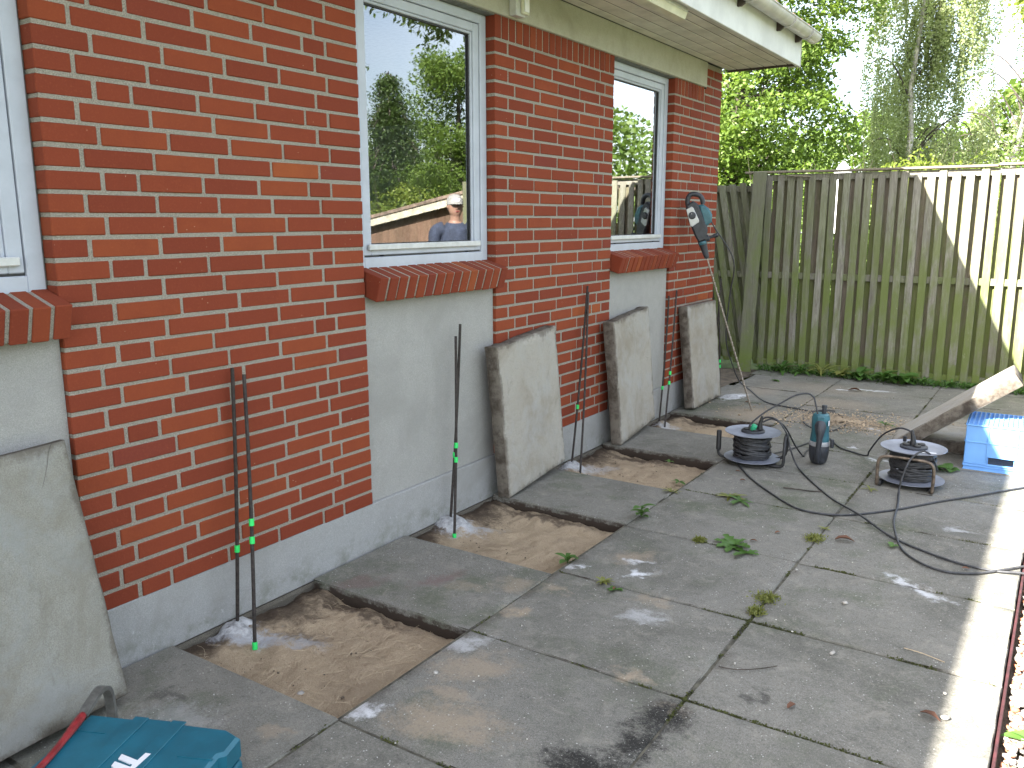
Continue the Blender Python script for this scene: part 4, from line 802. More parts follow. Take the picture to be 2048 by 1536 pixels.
# ============================================================ cable reels
CR = .0052
def reel(x, y, zt, zb, r, label):
    e_ = empty('cable_reel', (x, y, 0), 0, label, 'cable reel')
    pl_ = [(r*.30, 0), (r*.98, .004), (r, .007), (r, .010), (r*.98, .009), (r*.30, .005)]
    q = MB(); q.lathe([(r*.34, zt+.004), (r*.6, zt+.002), (r*.97, zt+.006), (r, zt+.008), (r, zt+.005), (r*.97, zt+.002), (r*.6, zt-.002), (r*.34, zt-.001)], 40); q.obj('top_flange', 'disc', e_, 30)
    q = MB(); q.lathe([(r*.30, zb+.004), (r*.6, zb+.002), (r*.97, zb+.004), (r, zb+.006), (r, zb+.003), (r*.97, zb), (r*.30, zb-.002)], 40); q.obj('bottom_flange', 'disc', e_, 30)
    q = MB(); q.lathe([(r*.4, zb+.005), (r*.4, zt-.003)], 24); q.obj('drum', 'rubber', e_, 30)
    q = MB(); rr3 = random.Random(int(x*100)); nl = int((zt-zb-.02)/(CR*1.75))
    for k in range(nl):
        z = zb+.012+k*CR*1.75; rad = r*.60+rr3.uniform(-.004, .007); tl = rr3.uniform(-.05, .05); ph = rr3.uniform(0, 6.28)
        q.tube([((rad+.003*math.sin(3*a_+ph))*math.cos(a_), (rad+.003*math.sin(3*a_+ph))*math.sin(a_), min(zt-.010, max(zb+.010, z+tl*rad*math.sin(a_+ph)+.003*math.sin(5*a_)))) for a_ in [2*math.pi*i/36 for i in range(36)]], CR, 6, closed=True)
        if k % 2 == 0: q.tube([((rad+.009)*math.cos(a_), (rad+.009)*math.sin(a_), min(zt-.008, max(zb+.010, z+.004+.02*math.sin(a_+ph)))) for a_ in [2*math.pi*i/36 for i in range(36)]], CR, 6, closed=True)
    q.obj('wound_cable', 'cablem', e_, 60)
    q = MB(); q.lathe([(r*.42, zt+.004), (r*.42, zt+.014), (r*.38, zt+.018), (r*.1, zt+.019)], 30)
    sp = q.obj('socket_plate', 'blackp', e_, 30)
    for a_ in (.5, 2.1, 3.7, 5.3):
        q = MB(); q.lathe([(.019, 0), (.020, .007), (.017, .010), (.005, .008)], 16, Matrix.Translation((r*.24*math.cos(a_), r*.24*math.sin(a_), zt+.018))); q.obj('socket', 'rubber', sp, 30)
    q = MB(); q.lathe([(.006, 0), (.006, .006), (.003, .008)], 10, Matrix.Translation((r*.1, -r*.2, zt+.018))); q.obj('reset_button', 'redp', sp, 30)
    return e_
r1 = reel(.985, 3.60, .188, .030, .165, 'cable reel with green plug lying on its side, nearer the wall')
q = MB(); q.tube(spline([(-.04, 0.02, .012), (-.13, -.02, .014), (-.185, -.02, .018), (-.206, -.012, .035), (-.206, -.012, .06)], 5), .009, 8); q.obj('frame_arm', 'rubber', r1, 50)
q = MB(); q.lathe([(.012, 0), (.0155, .004), (.0155, .118), (.012, .124)], 14, Matrix.Translation((-.206, -.012, .052))); q.obj('grip', 'rubber', r1, 35)
q = MB(); q.tube(spline([(.05, -.02, .012), (.13, -.05, .012), (.185, -.05, .014), (.204, -.05, .035), (.204, -.045, .10), (.200, -.02, .17), (.196, .02, .195), (.192, .06, .17), (.188, .07, .10), (.170, .07, .045), (.12, .06, .022)], 6), .0095, 8); q.obj('carry_frame', 'rubber', r1, 50)
q = MB(); q.box(-.15, .15, -.012, .012, .0, .024, .004); q.obj('foot', 'rubber', r1)
q = MB(); q.lathe([(.016, 0), (.018, .01), (.018, .028), (.012, .036)], 14, Matrix.Translation((.008, -.035, .212)) @ Matrix.Rotation(.35, 4, 'Y')); q.obj('green_socket_cover', 'greenp', r1, 35)
r2_ = reel(1.866, 3.665, .205, .030, .170, 'cable reel in a worn tube frame, in front of the propped slab')
q = MB(); fr_ = spline([(-.150, -.13, .03), (-.152, -.145, .012), (-.152, -.150, .05), (-.152, -.150, .135), (-.140, -.150, .165), (-.105, -.150, .178), (0, -.150, .180), (.085, -.150, .176), (.118, -.150, .160), (.128, -.150, .12), (.128, -.150, .03), (.126, -.145, .008), (.122, -.10, .010)], 5); q.tube(fr_, .009, 8); q.obj('tube_frame', 'tube', r2_, 50)
q = MB(); q.box(-.152, -.130, -.14, .14, .0, .022, .004); q.box(.108, .130, -.14, .14, .0, .022, .004); q.obj('foot', 'rubber', r2_)
q = MB(); q.lathe([(.009, 0), (.010, .002), (.010, .030), (.007, .032)], 12, Matrix.Translation((-.062, .10, .213))); q.obj('knob', 'rubber', r2_, 35)
q = MB(); q.box(.02, .10, -.118, -.100, .2125, .2135, 0, Matrix.Rotation(.25, 4, 'Z')); q.obj('label_strip', 'white', r2_)
def plug(x, y, z, dr, label, par):
    d = Vector(dr).normalized(); q = MB(); q.tube([Vector((0, 0, 0)), Vector((0, 0, .012)), Vector((0, 0, .03)), d*.03+Vector((0, 0, .03)), d*.05+Vector((0, 0, .035))], [.016, .017, .014, .009, .006], 10)
    o = q.obj('plug', 'rubber', None, 40, (x, y, z)); return tag(o, label, 'plug')
plug(1.027, 3.595, .212, (.2, 0, 1), 'black angled plug in the reel with the green cover', r1); plug(1.862, 3.652, .225, (-.2, 0, 1), 'black plug with a ring grip in the reel by the propped slab', r2_)

# ============================================================ cables on the ground and in the air
def cable(pts, label, r=CR, n=7, name='power_cable'):
    q = MB(); P = spline(pts, n); P = [Vector((p.x, p.y, max(p.z, r))) for p in P]; q.tube(P, r, 8); return tag(q.obj(name, 'cablem', None, 60), label, 'cable')
G = lambda L_: [(x, y, .006) for (x, y) in L_]
cable([(.90, 3.63, .05), (.905, 3.56, .03), (.936, 3.496, .008)]+G([(1.084, 3.267), (1.26, 3.059), (1.44, 2.887), (1.569, 2.864), (1.679, 2.910), (1.778, 3.009), (1.893, 3.156), (2.048, 3.396), (2.191, 3.597), (2.402, 3.908), (2.635, 4.201), (3.0, 4.7)]), 'black cable from the left reel curving to the right edge of the patio')
cable([(1.027, 3.595, .25), (1.030, 3.6, .268), (1.067, 3.6, .292), (1.133, 3.59, .282), (1.190, 3.60, .20), (1.222, 3.62, .09), (1.255, 3.678, .010)][:5]+[(1.215, 3.60, .11), (1.262, 3.60, .015)]+[(1.407, 3.366, .006), (1.568, 3.131, .006), (1.749, 2.913, .018), (1.919, 2.726, .006), (2.083, 2.61, .006), (2.228, 2.545, .006), (2.36, 2.537, .006), (2.463, 2.557, .012), (2.571, 2.592, -.01), (2.9, 2.7, -.01)], 'black cable arching out of the left reel plug and down to the gravel')
cable([(1.045, 3.59, .262), (1.10, 3.60, .285), (1.160, 3.65, .235), (1.19, 3.78, .10), (1.205, 3.90, .012), (1.222, 3.895, .006), (1.206, 4.05, .006), (1.25, 4.3, .006)], 'thin black cable looping from the left reel behind the standing drill')
cable([(1.06, 3.70, .035), (1.093, 3.95, .008), (1.161, 4.22, .006), (1.20, 4.40, .006), (1.255, 4.42, .006), (1.364, 4.224, .006), (1.489, 4.135, .006), (1.565, 4.03, .03), (1.60, 3.90, .098), (1.679, 3.80, .225), (1.770, 3.70, .298), (1.828, 3.66, .306), (1.858, 3.652, .285), (1.860, 3.652, .255)], 'black cable running from the left reel into the plug of the right reel')
cable([(1.318, 3.77, .300), (1.306, 3.772, .345), (1.292, 3.776, .392), (1.283, 3.78, .408), (1.249, 3.77, .428), (1.184, 3.74, .413), (1.108, 3.70, .362), (1.033, 3.66, .307), (.987, 3.62, .262), (.965, 3.605, .235), (.960, 3.60, .212)], 'black lead arching from the standing drill to the left reel')
cable([tuple(NP+vv*.105+A*.26), tuple(NP+vv*.115+A*.20), (.36, 4.93, 1.15), (.29, 5.08, .85), (.21, 5.28, .50), (.12, 5.75, .2), (.10, 6.02, .02), (.277, 5.761, .006), (.529, 5.362, .006), (.761, 5.247, .006), (.925, 5.206, .006), (1.026, 5.251, .006), (1.150, 5.190, .006), (1.245, 4.965, .006), (1.243, 4.767, .006), (1.190, 4.63, .006), (1.088, 4.631, .014), (.986, 4.797, .006), (.935, 5.05, .006), (.994, 5.23, .016), (1.10, 5.26, .016)], 'black lead of the leaning hammer drill, coiled once on the far slabs')
cable([(1.99, 3.70, .09), (1.985, 3.60, .157), (1.967, 3.56, .206), (1.929, 3.52, .230), (1.888, 3.48, .200), (1.866, 3.44, .150), (1.850, 3.42, .07), (1.846, 3.40, .012), (1.872, 3.215, .006), (1.900, 2.931, .018), (1.944, 2.721, .018), (1.997, 2.574, .006), (2.083, 2.463, .006), (2.185, 2.417, .006), (2.292, 2.463, .006), (2.394, 2.572, .008), (2.459, 2.658, .006), (2.567, 2.80, -.01), (2.9, 3.1, -.01)], 'black cable hanging over the right reel frame and looping to the gravel')

# ============================================================ blue crate, upside down
cx0, cy0 = 2.078, 4.160; cr = empty('crate', (cx0, cy0, 0), .03, 'light blue plastic crate standing upside down at the right edge, half in the sun', 'crate')
CW, CD, CHt = .60, .40, .272; q = MB(); t_ = .004
sx0, sx1, sz0, sz1 = .125, .255, .040, .085
q.box(0, sx0, 0, t_, 0, CHt); q.box(sx1, CW, 0, t_, 0, CHt); q.box(sx0, sx1, 0, t_, 0, sz0); q.box(sx0, sx1, 0, t_, sz1, CHt); q.box(0, CW, CD-t_, CD, 0, CHt); q.box(0, t_, t_, CD-t_, 0, CHt); q.box(CW-t_, CW, t_, CD-t_, 0, CHt)
q.obj('shell', 'crate', cr)
q = MB()
for (z, d) in ((.0, .010), (.022, .008), (.038, .006)): q.box(-.004, CW+.004, -d, -.0002, z, z+.006, .0015)
for z in (.165, CHt-.008): q.box(0, CW, -.007, -.0002, z, z+.006, .0015)
for x in (.0, .113, .262, .40, .55): q.box(x, x+.006, -.007, -.0002, .045, CHt-.010, .0015)
for z in (.022, .165, CHt-.008): q.box(-.007, -.0002, 0, CD, z, z+.006, .0015)
for y in (.1, .2, .3): q.box(-.007, -.0002, y, y+.006, .03, CHt-.01, .0015)
q.obj('rib', 'crate', cr)
q = MB()
for i in range(25): x = i*(CW-.008)/24; q.box(x, x+.008, .004, CD-.004, CHt-.012, CHt, .001)
for i in range(9): y = i*(CD-.006)/8; q.box(.002, CW-.002, y, y+.006, CHt-.013, CHt-.003, .001)
q.obj('bottom_grid', 'crate', cr)
q = MB(); q.box(.02, CW-.02, .012, CD-.012, .10, CHt-.02); 
q = MB(); q.tube([(sx0-.004, -.004, sz0-.003), (sx1+.004, -.004, sz0-.003), (sx1+.004, -.004, sz1+.003), (sx0-.004, -.004, sz1+.003)], .004, 6, closed=True); q.obj('handle_rim', 'crate', cr, 40)

# ============================================================ fences
FY = 6.96
fence = empty('wooden_fence', (0, FY, 0), 0, 'tall weathered wooden fence of green stained vertical boards across the end of the patio', 'fence')
def board(w, th, h, seed):
    rr4 = random.Random(seed); q = MB(); q.box(-w/2, w/2, -th/2, th/2, 0, h, .003); return q.mesh('board', 'fence')
FBm = [board(.060+.002*i, .017, 1.84, i) for i in range(3)]; MT['fence_back_shaded'] = m_wood('shade_tinted_fence_wood', (.135, .11, .085), (.25, .21, .165), (.13, .165, .04), .85); BBm = [board(.072, .017, 1.80, 9)]; BBm[0].materials[0] = MT['fence_back_shaded']  # back boards get a darker brown: shade of the gaps put into the colour
x = -.005; k = 0
while x < 3.35:
    k += 1; o = inst('board', random.choice(FBm), fence, (x+random.uniform(-.004, .004), -.030+random.uniform(-.003, .002), .015+random.uniform(-.02, .02)), (random.uniform(-.006, .006), random.uniform(-.007, .007), random.uniform(-.04, .04)))
    o = inst('back_board', BBm[0], fence, (x+.050+random.uniform(-.005, .005), .030+random.uniform(-.002, .003), .05+random.uniform(-.01, .01)), (random.uniform(-.006, .006), random.uniform(-.007, .007), random.uniform(-.03, .03)))
    x += .100
q = MB(); q.box(-.05, 3.4, -.019, .019, 1.815, 1.875, .003); q.obj('top_rail', 'fence', fence)
q = MB(); q.box(-.05, 3.4, -.019, .019, .895, .955, .003); q.obj('middle_rail', 'fence', fence)
q = MB(); q.box(-.05, 3.4, -.020, .020, .045, .095, .003); q.obj('bottom_rail', 'fence', fence)
for (a, b, dz_) in ((-.24, .42, .004), (.425, 1.9, 0), (1.905, 3.42, .01)):
    q = MB(); q.box(a, b, -.062, .062, 1.884+dz_, 1.905+dz_, .004, Matrix.Rotation(.10, 4, 'X') @ Matrix.Identity(4) if False else None); q.obj('cap_board', 'fencecap', fence)
q = MB(); q.box(.06, .26, -.085, -.055, 1.862, 1.872, .001); o = q.obj('splintered_cap_piece', 'fencecap', fence); o.rotation_euler = (0, .06, .05)
for xx in (-.125, 3.42):
    q = MB(); q.box(-.062, .062, -.06, .06, -.3, 1.90, .005); o = q.obj('post', 'post', fence, False, (xx, -.13 if xx < 0 else 0, 0)); o.rotation_euler = (0, .028 if xx < 0 else 0, .3 if xx < 0 else 0)
gate = empty('wooden_gate', (-.20, 7.06, 0), 0, 'narrow sagging wooden gate of slanted boards between the house corner and the post', 'gate')
sh = .19; gm = MB()
def gboard(w, z0, z1):
    q = MB(); q.box(-w/2, w/2, -.0085, .0085, z0, z1, .003); q.v = [(a+(1.75-c)*sh, b, c) for (a, b, c) in q.v]; return q.mesh('board', 'fence')
g1, g2 = gboard(.066, .03, 1.80), gboard(.074, .06, 1.78)
x = .12
while x > -1.35:
    inst('board', g1, gate, (x+random.uniform(-.004, .004), -.028, random.uniform(-.015, .01))); inst('back_board', g2, gate, (x-.052+random.uniform(-.006, .006), .028, 0)); x -= .105
for (z, nm) in ((1.72, 'top_rail'), (.88, 'middle_rail'), (.16, 'bottom_rail')):
    q = MB(); q.box(-1.4, .16, -.019, .019, z, z+.06, .003); q.v = [(a+(1.75-c)*sh, b, c-.02*a) for (a, b, c) in q.v]; q.obj(nm, 'fence', gate)

# ============================================================ neighbour's shed (seen in the panes)
shd = empty('garden_shed', (3.5, 7.5, 0), 0, 'low brown timber shed with a tiled roof beyond the end of the fence', 'shed')
q = MB(); x = 3.62
while x < 5.55:
    h = 1.83-(x-3.55)*.19; q2 = MB(); q2.box(0, .118, 7.5, 7.52, -.1, h-.02, .002); o = q2.obj('wall_board', 'shed', shd, False, (x-3.5, -7.5, 0)); x += .12
q = MB(); q.box(.12, 2.1, .02, 4.0, -.1, 1.40); q.obj('wall', 'shed', shd)
q = MB(); q.prism([(-.35, 1.80), (-.35, 1.90), (2.55, 1.35), (2.55, 1.25)], 0, .03, .003, Matrix(((1, 0, 0, 0), (0, 0, -1, -.10), (0, 1, 0, 0), (0, 0, 0, 1)))); q.obj('barge_board', 'barge', shd)
q = MB(); q.prism([(-.37, 1.905), (-.37, 1.95), (2.60, 1.385), (2.60, 1.34)], 0, 4.2, .003, Matrix(((1, 0, 0, 0), (0, 0, -1, 4.05), (0, 1, 0, 0), (0, 0, 0, 1)))); MT['shedroof'] = simple('weathered_roof_board', (.21, .155, .12), .9, nscale=14, var=.5, bump=.6, bscale=40, bd=.01); q.obj('roof', 'shedroof', shd)

# ============================================================ trees, shrubs
def limb(mb, p, d, L_, r, depth, tips, spread=.6, gnarl=.25, n_=5, upb=.15):
    P = [Vector(p)]; d = Vector(d).normalized(); rs = [r]
    for i in range(n_):
        d = (d+Vector((random.gauss(0, gnarl), random.gauss(0, gnarl), random.gauss(0, gnarl)+upb))*.5).normalized(); P.append(P[-1]+d*L_/n_); rs.append(r*(1-.62*(i+1)/n_))
    mb.tube(P, rs, 7 if r > .03 else 4, False); tips.append((P[-1], r, depth)); tips.append((P[-2], r, depth)); 
    if depth > 0:
        for k_ in range(random.choice((3, 4)) if depth > 1 else 3):
            i = random.randint(2, n_); dd = (d+Vector((random.gauss(0, spread), random.gauss(0, spread), random.gauss(0, spread*.6)+.1))).normalized(); limb(mb, P[i], dd, L_*random.uniform(.55, .8), rs[i]*.62, depth-1, tips, spread, gnarl, n_, upb)
def cloud(tips, per, rad, sq=.7, lo=None):
    C = [];
    for (p, r_, d_) in tips:
        if d_ > 1: continue
        k_ = int(per*random.uniform(.4, 1.5)); c_ = rng.normal(size=(k_, 3)); c_ /= np.maximum(1e-6, np.linalg.norm(c_, axis=1))[:, None]; c_ *= (rng.uniform(.25, 1, k_)**.6)[:, None]*rad*random.uniform(.6, 1.25); c_[:, 2] *= sq; C.append(c_+np.array(p))
    C = np.concatenate(C);
    if lo is not None: C = C[C[:, 2] > lo]
    return C
def tree(x, y, h, r, trunk_r, leafm, label, barkm='bark', size=.10, per=26, rad=.55, depth=3, cat='tree', grp='trees beyond the fence', nb=9, low=.25, name='tree', asp=.6, fill=0):
    e_ = empty(name, (x, y, -.05), 0, label, cat, grp); tips = []; mb = MB(); P = [Vector((0, 0, 0))]; 
    for i in range(8): P.append(P[-1]+Vector((random.gauss(0, .06), random.gauss(0, .06), h*.92/8)))
    mb.tube(P, [trunk_r*(1-.85*i/8) for i in range(9)], 10, False); tr = mb.obj('trunk', barkm, e_, 60)
    lb = MB()
    for k_ in range(nb*3):
        f_ = low+(.95-low)*random.random(); i = int(f_*8); p_ = P[i].lerp(P[min(i+1, 8)], f_*8-i); a_ = random.uniform(0, 6.28); fl = r*(1-.55*max(0, f_-.45)/.55)*(.55+.45*min(1, (f_-low)/.15+.3))
        limb(lb, p_, (math.cos(a_), math.sin(a_), .35), fl*.62, trunk_r*.27*(1-f_*.6), depth-1 if k_ % 2 else depth-2, tips, .6, .28)
    lb.obj('branches', barkm, e_, 60)
    C = cloud(tips, per, rad)
    if fill:
        k_ = rng.normal(size=(fill, 3)); k_ /= np.linalg.norm(k_, axis=1)[:, None]; k_ *= (rng.uniform(.35, 1, fill)**.5)[:, None]; f_ = k_[:, 2]*.5+.5; wd = r*np.clip(1.05-.5*np.clip(f_-.45, 0, 1)/.55, .2, 1.05)
        k_ = np.stack([k_[:, 0]*wd, k_[:, 1]*wd, (low+(1.-low)*f_)*h], -1); k_[:, :2] *= (1+.18*np.sin(k_[:, 2]*2.3+k_[:, 0]))[:, None]
        m_ = 60; g_ = rng.normal(size=(fill, m_, 3)); g_ /= np.linalg.norm(g_, axis=2)[..., None]; g_ *= (rng.uniform(.2, 1, (fill, m_))**.6)[..., None]*rng.uniform(.2, .42, (fill, 1, 1)); g_[..., 2] *= .65; C = np.concatenate([C, (k_[:, None]+g_).reshape(-1, 3)])
    V, F = leaves(C, size, asp, .25); inst('crown', npmesh('crown', V, F, leafm), e_); return len(C)
N1 = tree(-2.85, 14.2, 9.6, 2.05, .17, 'leafA', 'broad dense green tree with sunlit leaves directly behind the fence', per=45, rad=.50, size=.080, nb=12, low=.08, fill=1250)
N2 = tree(-6.0, 16.0, 9.0, 2.6, .17, 'leafC', 'yellow green leafy tree rising beside the eaves behind the house corner', per=30, rad=.55, size=.085, nb=7, low=.1, fill=500)
def birch(x, y, h, r, label, per=42, nst=520, seedlo=1.2, size=.052):
    e_ = empty('birch_tree', (x, y, -.05), 0, label, 'tree', 'trees beyond the fence'); mb = MB(); P = [Vector((0, 0, 0))]
    for i in range(9): P.append(P[-1]+Vector((random.gauss(0, .08), random.gauss(0, .08), h/9)))
    mb.tube(P, [.085*(1-.9*i/9) for i in range(10)], 10, False); mb.obj('trunk', 'birchbark', e_, 60); lb = MB(); C = []
    for k_ in range(34):
        f_ = random.uniform(.16, 1); i = min(8, int(f_*9)); p0 = P[i].lerp(P[i+1], f_*9-i); a_ = random.uniform(0, 6.28); L_ = r*(1.15-.6*f_)*random.uniform(.6, 1.1)
        B_ = spline([p0, p0+Vector((math.cos(a_)*L_*.45, math.sin(a_)*L_*.45, L_*.55)), p0+Vector((math.cos(a_)*L_*.85, math.sin(a_)*L_*.85, L_*.55)), p0+Vector((math.cos(a_)*L_, math.sin(a_)*L_, L_*.2))], 5); lb.tube(B_, [.022*(1-.85*j/len(B_)) for j in range(len(B_))], 5, False)
        for s_ in range(nst//(34*9)+1):
            c_ = B_[random.randint(1, len(B_)-1)]+Vector((random.gauss(0, .22), random.gauss(0, .22), random.gauss(0, .12))); H_l = random.uniform(1.0, 3.2); sway = np.array([random.gauss(0, .07), random.gauss(0, .07)])
            for q_ in range(10):
                b_ = c_+Vector((random.gauss(0, .11), random.gauss(0, .11), random.gauss(0, .08))); hl = H_l*random.uniform(.55, 1.1); hl = min(hl, b_.z-seedlo+random.uniform(-.2, .6)) if b_.z-seedlo > .3 else .3
                n_ = int(per*hl); t0 = rng.uniform(0, 1, n_)**.85; sw = rng.normal(0, .026, (n_, 2)); C.append(np.stack([b_.x+sway[0]*t0*hl+sw[:, 0], b_.y+sway[1]*t0*hl+sw[:, 1], b_.z-t0*hl], -1))
                if q_ % 4 == 0: lb.tube([b_, b_-Vector((-sway[0]*hl, -sway[1]*hl, hl*.9))], [.003, .0015], 3, False)
    lb.obj('branches', 'bark', e_, 60); C = np.concatenate(C); V, F = leaves(C, size, .75, .1, 1.2); inst('crown', npmesh('crown', V, F, 'leafB'), e_); return len(C)
N3 = birch(-.70, 18.5, 9.5, 1.6, 'tall weeping birch with pale hanging twigs right of the dense tree', 40, 1050)
N4 = birch(.95, 24, 11, 1.9, 'second weeping birch farther back at the right edge', 36, 300, 3.0, .06)
N5 = tree(1.95, 15.5, 7.2, 1.35, .06, 'leafC', 'slender light tree with leafy branches at the right edge', per=26, rad=.34, size=.085, nb=4, low=.64)
def bush(x, y, h, r, mat, label, n_=5000, size=.08, grp='shrubs beyond the fence', asp=.6):
    n_ = int(n_*2.2); size *= .68
    e_ = empty('shrub', (x, y, -.05), 0, label, 'shrub', grp); mb = MB(); tips = []
    for k_ in range(9): a_ = random.uniform(0, 6.28); limb(mb, (0, 0, 0), (math.cos(a_)*.4, math.sin(a_)*.4, 1), h*.7, .02, 1, tips, .5, .2)
    mb.obj('stems', 'bark', e_, 60); c_ = rng.normal(size=(n_, 3)); c_ /= np.linalg.norm(c_, axis=1)[:, None]; c_ *= (rng.uniform(.3, 1, n_)**.5)[:, None]
    ph = rng.uniform(0, 6, 3); lump = 1+.22*np.sin(c_[:, 0]*7+ph[0])*np.sin(c_[:, 1]*7+ph[1])*np.sin(c_[:, 2]*6+ph[2]); c_ *= lump[:, None]; c_ = c_*np.array([r, r, h*.52])+np.array([0, 0, h*.52]); c_ = c_[c_[:, 2] > .02]
    V, F = leaves(c_, size, asp, .2); inst('foliage', npmesh('foliage', V, F, mat), e_)
bush(.45, 12.6, 2.35, .9, 'leafC', 'yellow green shrub top just above the fence below the birch', 5200, .08); bush(1.25, 12.6, 2.25, .7, 'leafC', 'small yellow shrub tip showing over the sunlit fence boards', 3500, .07)
bush(2.3, 16, 3.1, 1.3, 'leafA', 'dark green shrub low at the right edge behind the fence', 7000, .09); bush(-3.0, 11.0, 2.3, 1.2, 'leafA', 'dark shrub under the dense tree behind the fence post', 9000, .09); bush(-.9, 11.6, 2.15, 1.1, 'leafA', 'green shrub behind the white pointed cover', 8000, .085)
bush(-1.3, 8.6, 1.5, .9, 'leafC', 'bright green shrub glimpsed through the gaps of the gate', 4200, .06); bush(3.3, 18.5, 4.0, 1.6, 'leafB', 'pale round shrub behind the right end of the fence', 7000, .09)
# hedge line closing the garden, at a distance
hc = np.stack([rng.uniform(-26, 24, 60000), 27+rng.normal(0, .9, 60000), rng.uniform(0, 1, 60000)**.8*4.6], -1); hc[:, 2] *= 1+.25*np.sin(hc[:, 0]*.9)*np.sin(hc[:, 0]*.37+1); V, F = leaves(hc, .22, .65, .2)
tag(inst('hedge_row', npmesh('hedge_row', V, F, 'leafA')), 'distant belt of greenery closing the garden behind the trees', 'hedge', kind='stuff')
hc = np.stack([16+rng.normal(0, .5, 34000), rng.uniform(-12, 27, 34000), rng.uniform(0, 1, 34000)**.85*2.3], -1); hc[:, 2] *= 1+.2*np.sin(hc[:, 1]*.8); V, F = leaves(hc, .17, .65, .2)
tag(inst('hedge_row', npmesh('hedge_row', V, F, 'leafA')), 'clipped green hedge along the far side of the lawn', 'hedge', kind='stuff')
wc = empty('garden_parasol', (.19, 9.05, -.05), 0, 'closed white parasol whose pointed cover tops the fence', 'parasol')
q = MB(); q.lathe([(.12, 1.35), (.14, 1.5), (.135, 1.85), (.10, 2.03), (.045, 2.12), (.008, 2.16)], 20); q.obj('cover', 'parasol', wc, 40); q = MB(); q.lathe([(.02, 0), (.02, 1.36)], 12); q.obj('pole', 'alu', wc, 40)

# trees on the open side, seen mirrored in the panes
N6 = tree(10.4, 16.4, 5.6, 2.0, .16, 'leafA', 'leafy garden tree east of the shed, mirrored in the panes', per=70, rad=.45, size=.08, nb=9, low=.1, grp='trees beside the shed')
def conifer(x, y, h, r, label, seed=1, droop=.35):
    e_ = empty('conifer_tree', (x, y, -.05), 0, label, 'tree', 'trees beside the shed'); mb = MB(); mb.tube([(0, 0, 0), (0, 0, h)], [.14, .01], 8, False); mb.obj('trunk', 'bark', e_, 60); lb = MB(); C = []
    for k_ in range(150):
        f_ = random.uniform(.04, .99); a_ = random.uniform(0, 6.28); L_ = r*(1-f_)**.75*random.uniform(.7, 1.15)+.08; p0 = Vector((0, 0, f_*h)); B_ = spline([p0, p0+Vector((math.cos(a_)*L_*.6, math.sin(a_)*L_*.6, .05*L_)), p0+Vector((math.cos(a_)*L_, math.sin(a_)*L_, -droop*L_))], 6); lb.tube(B_, .012, 4, False)
        for j in range(int(34*L_)+6):
            b_ = B_[random.randint(2, len(B_)-1)]; n_ = 16; t0 = rng.uniform(0, 1, n_); hl = random.uniform(.15, .5); C.append(np.stack([b_.x+rng.normal(0, .07, n_)+random.gauss(0, .1), b_.y+rng.normal(0, .07, n_)+random.gauss(0, .1), b_.z-t0*hl], -1))
    lb.obj('branches', 'bark', e_, 60); C = np.concatenate(C); V, F = leaves(C, .062, .42, .1, 1.); inst('crown', npmesh('crown', V, F, 'leafD'), e_)
conifer(9.6, 12.6, 4.55, 1.15, 'tall pointed conifer east of the shed, mirrored in the middle window'); conifer(12.2, 13.6, 3.9, 1.5, 'broad dark conifer farther east of the shed')
bush(6.6, 9.6, 2.0, .9, 'leafC', 'light green shrub beside the low end of the shed', 4200, .08, 'shrubs beside the shed'); bush(8.2, 12.2, 2.6, 1.3, 'leafA', 'dense green shrub between the shed and the conifer', 7000, .09, 'shrubs beside the shed')
# overhanging branch: a tree just outside the frame whose twigs reach over the gravel
e_ = empty('overhanging_tree', (6.9, 5.6, -.05), 0, 'tree beside the lawn whose long leafy branches hang over the shed', 'tree'); mb = MB(); mb.tube(spline([(0, 0, 0), (.05, .1, 1.6), (-.1, .3, 3.2), (-.2, .5, 4.8)], 4), [.15*(1-.05*i) for i in range(13)], 9, False); mb.obj('trunk', 'bark', e_, 60)
lb = MB(); C = []
for (b0, b1, b2, b3) in (((-.2, .4, 4.2), (-.9, 1.5, 4.75), (-1.6, 2.4, 4.6), (-2.0, 3.0, 4.15)), ((-.2, .4, 4.4), (-.4, 1.8, 5.1), (-.7, 3.0, 4.95), (-1.0, 3.8, 4.5)), ((-.2, .4, 4.6), (-1.5, .9, 5.3), (-2.4, 1.8, 5.0), (-2.9, 2.4, 4.5)), ((-.1, .4, 4.0), (.6, 1.6, 4.6), (.9, 2.8, 4.5), (1.1, 3.9, 4.1))):
    B_ = spline([b0, b1, b2, b3], 7); lb.tube(B_, [.04*(1-.85*j/len(B_)) for j in range(len(B_))], 5, False)
    for j in range(5, len(B_)):
        for s_ in range(4):
            a_ = random.uniform(0, 6.28); L_ = random.uniform(.25, .6); b_ = B_[j]; e2 = b_+Vector((math.cos(a_)*L_, math.sin(a_)*L_, random.uniform(-.35, .12))); lb.tube([b_, e2], [.006, .002], 3, False); n_ = 22; t0 = rng.uniform(.2, 1, n_); C.append(np.array(b_)+(np.array(e2)-np.array(b_))*t0[:, None]+rng.normal(0, .045, (n_, 3)))
lb.obj('branches', 'bark', e_, 60); V, F = leaves(np.concatenate(C), .11, .38, .1, .9); inst('crown', npmesh('crown', V, F, 'leafA'), e_)

